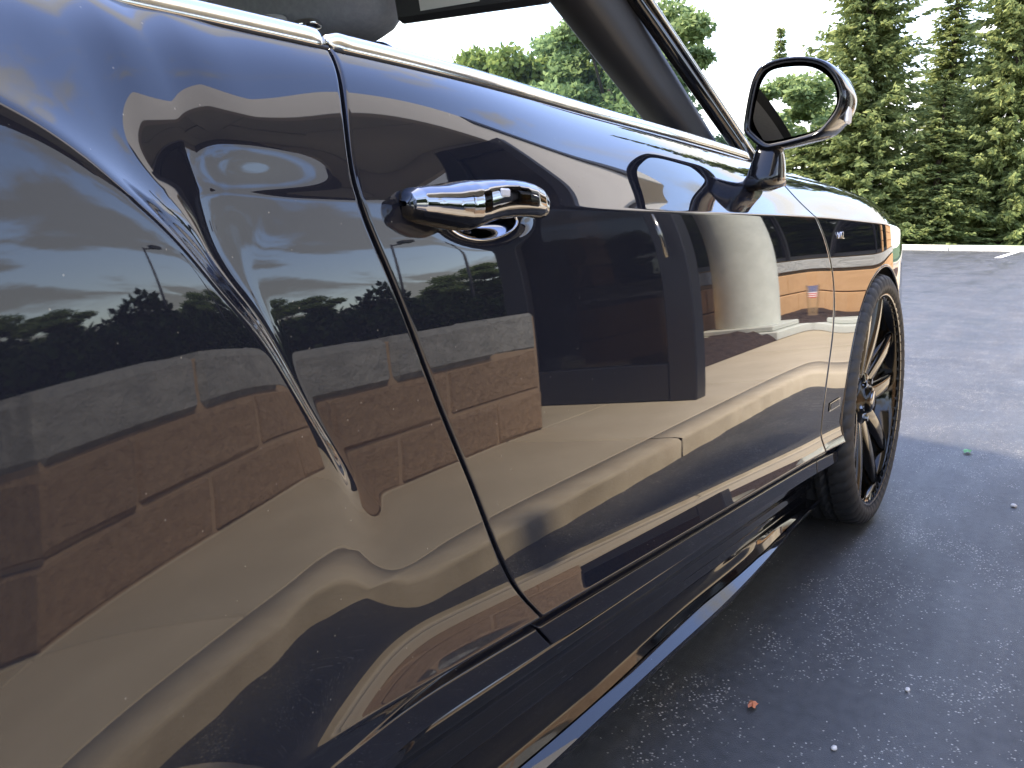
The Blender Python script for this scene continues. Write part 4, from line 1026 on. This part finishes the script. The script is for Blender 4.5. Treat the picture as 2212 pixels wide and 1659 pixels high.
# ---- wheels: axis Y, outer face towards -Y
def rev(prof, n=180, mod=None):
    V = []
    for i in range(n):
        a = 2 * math.pi * i / n
        for j, (y, r) in enumerate(prof):
            rr = r + (mod(i, j, y, r) if mod else 0); V.append((rr * math.cos(a), y, rr * math.sin(a)))
    return np.array(V), gridF(n, len(prof), True)
TR, HW = .357, .122
tp = [(-.108, .294), (-.122, .298), (-.131, .305), (-.1365, .315), (-.1365, .325), (-.132, .338), (-.124, .348), (-.112, .353), (-.098, .3555)]
for y in np.linspace(-.09, .09, 37): tp.append((y, .357 - (.011 if any(abs(y - c_) < .0055 for c_ in (-.06, -.02, .02, .06)) else 0)))
tp += [(.098, .3555), (.112, .353), (.124, .348), (.132, .338), (.1365, .325), (.1365, .315), (.131, .305), (.122, .298), (.108, .294)]
def tmod(i, j, y, r):
    if abs(y) < .126 and abs(y) > .022:
        ph = (i + (abs(y) * 90)) % 6
        if ph < 1.0: return -.0075
    return 0
tp = [(y * HW / .137, r) for y, r in tp]
tyre_me = mkmesh('tyre', *rev(tp, 360, tmod), True)
rp = [(-.128, .2935), (-.131, .2985), (-.128, .3010), (-.121, .2985), (-.118, .2920), (-.112, .2860), (-.102, .2820), (-.085, .2770), (-.02, .2670), (.06, .2670), (.11, .277), (.118, .294)]
rp = [(y * HW / .137, r) for y, r in rp]
rim_me = mkmesh('wheel', *rev(rp, 120), True)
hubp = [(-.098, .002), (-.098, .030), (-.095, .036), (-.088, .040), (-.078, .046), (-.076, .070), (-.066, .078), (-.03, .080)]
hub_me = mkmesh('hub', *rev(hubp, 60), True)
capp = [(-.102, .001), (-.1015, .020), (-.0995, .028), (-.094, .030)]
cap_me = mkmesh('hub_cap', *rev(capp, 40), True)
def spoke(a_in, a_out, w_in, w_out):
    V = []; N_ = 14
    for i in range(N_):
        t = i / (N_ - 1); r = .058 + t * (.2865 - .058); an = a_in + (a_out - a_in) * t ** .9; w = w_in + (w_out - w_in) * t
        yf = -.070 - .014 * math.sin(math.pi * t * .9) - .024 * t ** 2.2; dp = .075 - .020 * t
        er = Vector((math.cos(an), 0, math.sin(an))); et = Vector((-math.sin(an), 0, math.cos(an)))
        for (s, y) in ((-1.0, yf + dp), (-1.0, yf + .010), (-.62, yf + .001), (-.45, yf), (.45, yf), (.62, yf + .001), (1.0, yf + .010), (1.0, yf + dp)):
            p = er * r + et * (s * w); V.append((p.x, y, p.z))
    F = gridF(N_, 8)
    return mkmesh('spoke', V, F, False)
sp_me = []
for k in range(5):
    for s in (-1, 1): sp_me.append(spoke(R(90 + 72 * k + s * 19), R(90 + 72 * k + s * 14), .0340, .0300))
disc_me = mkmesh('brake_disc', *rev([(-.02, .075), (-.02, .19), (-.005, .192), (.008, .19)], 60), True)
V, F = bevbox(-.05, .05, -.055, .03, .13, .215, .012); cal_me = mkmesh('brake_caliper', V, F)
def wheel(x, y, steer, camber, mirrored=False):
    w = link('wheel', rim_me, 'rim', car, (x - .9, y - YC, TR)); w.rotation_euler = (camber, 0, steer)
    if mirrored: w.scale = (1, -1, 1)
    link('tyre', tyre_me, 'rubber', w); link('hub', hub_me, 'rim', w); link('hub_cap', cap_me, 'dark_chrome', w)
    for me in sp_me: link('spoke', me, 'rim', w)
    for k in range(5):
        a = R(90 + 36 + 72 * k); V, F = tube([(.056 * math.cos(a), -.070, .056 * math.sin(a)), (.056 * math.cos(a), -.088, .056 * math.sin(a))], .0085, 6)
        link('wheel_bolt', mkmesh('wheel_bolt', V, F), 'chrome', w)
    link('brake_disc', disc_me, 'steel', w); link('brake_caliper', cal_me, 'matt_black', w)
wheel(AX, .386 + HW, R(-2), R(-1.5)); wheel(RX, .405 + HW, 0, R(-.8))
wheel(AX, 2 * YC - .386 - HW, R(-2), R(1.5), True); wheel(RX, 2 * YC - .405 - HW, 0, R(.8), True)

# ================================================================== SMALL THINGS ON THE ASPHALT
def litter_leaf(x, y, s, m, label):
    V = []; n = 14
    for i in range(n):
        a = 2 * math.pi * i / n; r = s * (.55 + .45 * abs(math.cos(a * 2.5))); V.append((x + r * math.cos(a), y + .6 * r * math.sin(a), .006 + .35 * s * (i % 3) / 3))
    V.append((x, y, .012 + .15 * s)); o = obj('fallen_leaf', V, [(i, (i + 1) % n, n) for i in range(n)], m)
    tag(o, label, 'leaf')
litter_leaf(1.41, .385, .016, 'leaf_o', 'small orange fallen leaf on the asphalt below the sill')
litter_leaf(3.55, .225, .028, 'leaf_g', 'small green fallen leaf on the asphalt beyond the front wheel')
def pebble(x, y, s, label):
    g_ = np.random.default_rng(int(x * 1000)); V = []; n = 8
    for i in range(5):
        ph = -math.pi / 2 + math.pi * i / 4
        for k in range(n): a = 2 * math.pi * k / n; q = 1 + g_.normal(0, .12); V.append((x + s * q * math.cos(ph) * math.cos(a), y + s * .8 * q * math.cos(ph) * math.sin(a), s * .45 + s * .55 * math.sin(ph)))
    o = obj('pebble', V, gridF(5, n) if False else [(i * n + k, i * n + (k + 1) % n, (i + 1) * n + (k + 1) % n, (i + 1) * n + k) for i in range(4) for k in range(n)], 'stone_chip', None, True)
    tag(o, label, 'pebble')
pebble(2.93, .046, .011, 'white pebble on the asphalt at the right edge, level with the wheel foot')
pebble(1.62, .16, .006, 'tiny white pebble on the worn asphalt low at the right')
pebble(1.36, .235, .0065, 'small white pebble near the lower edge, right of the orange leaf')
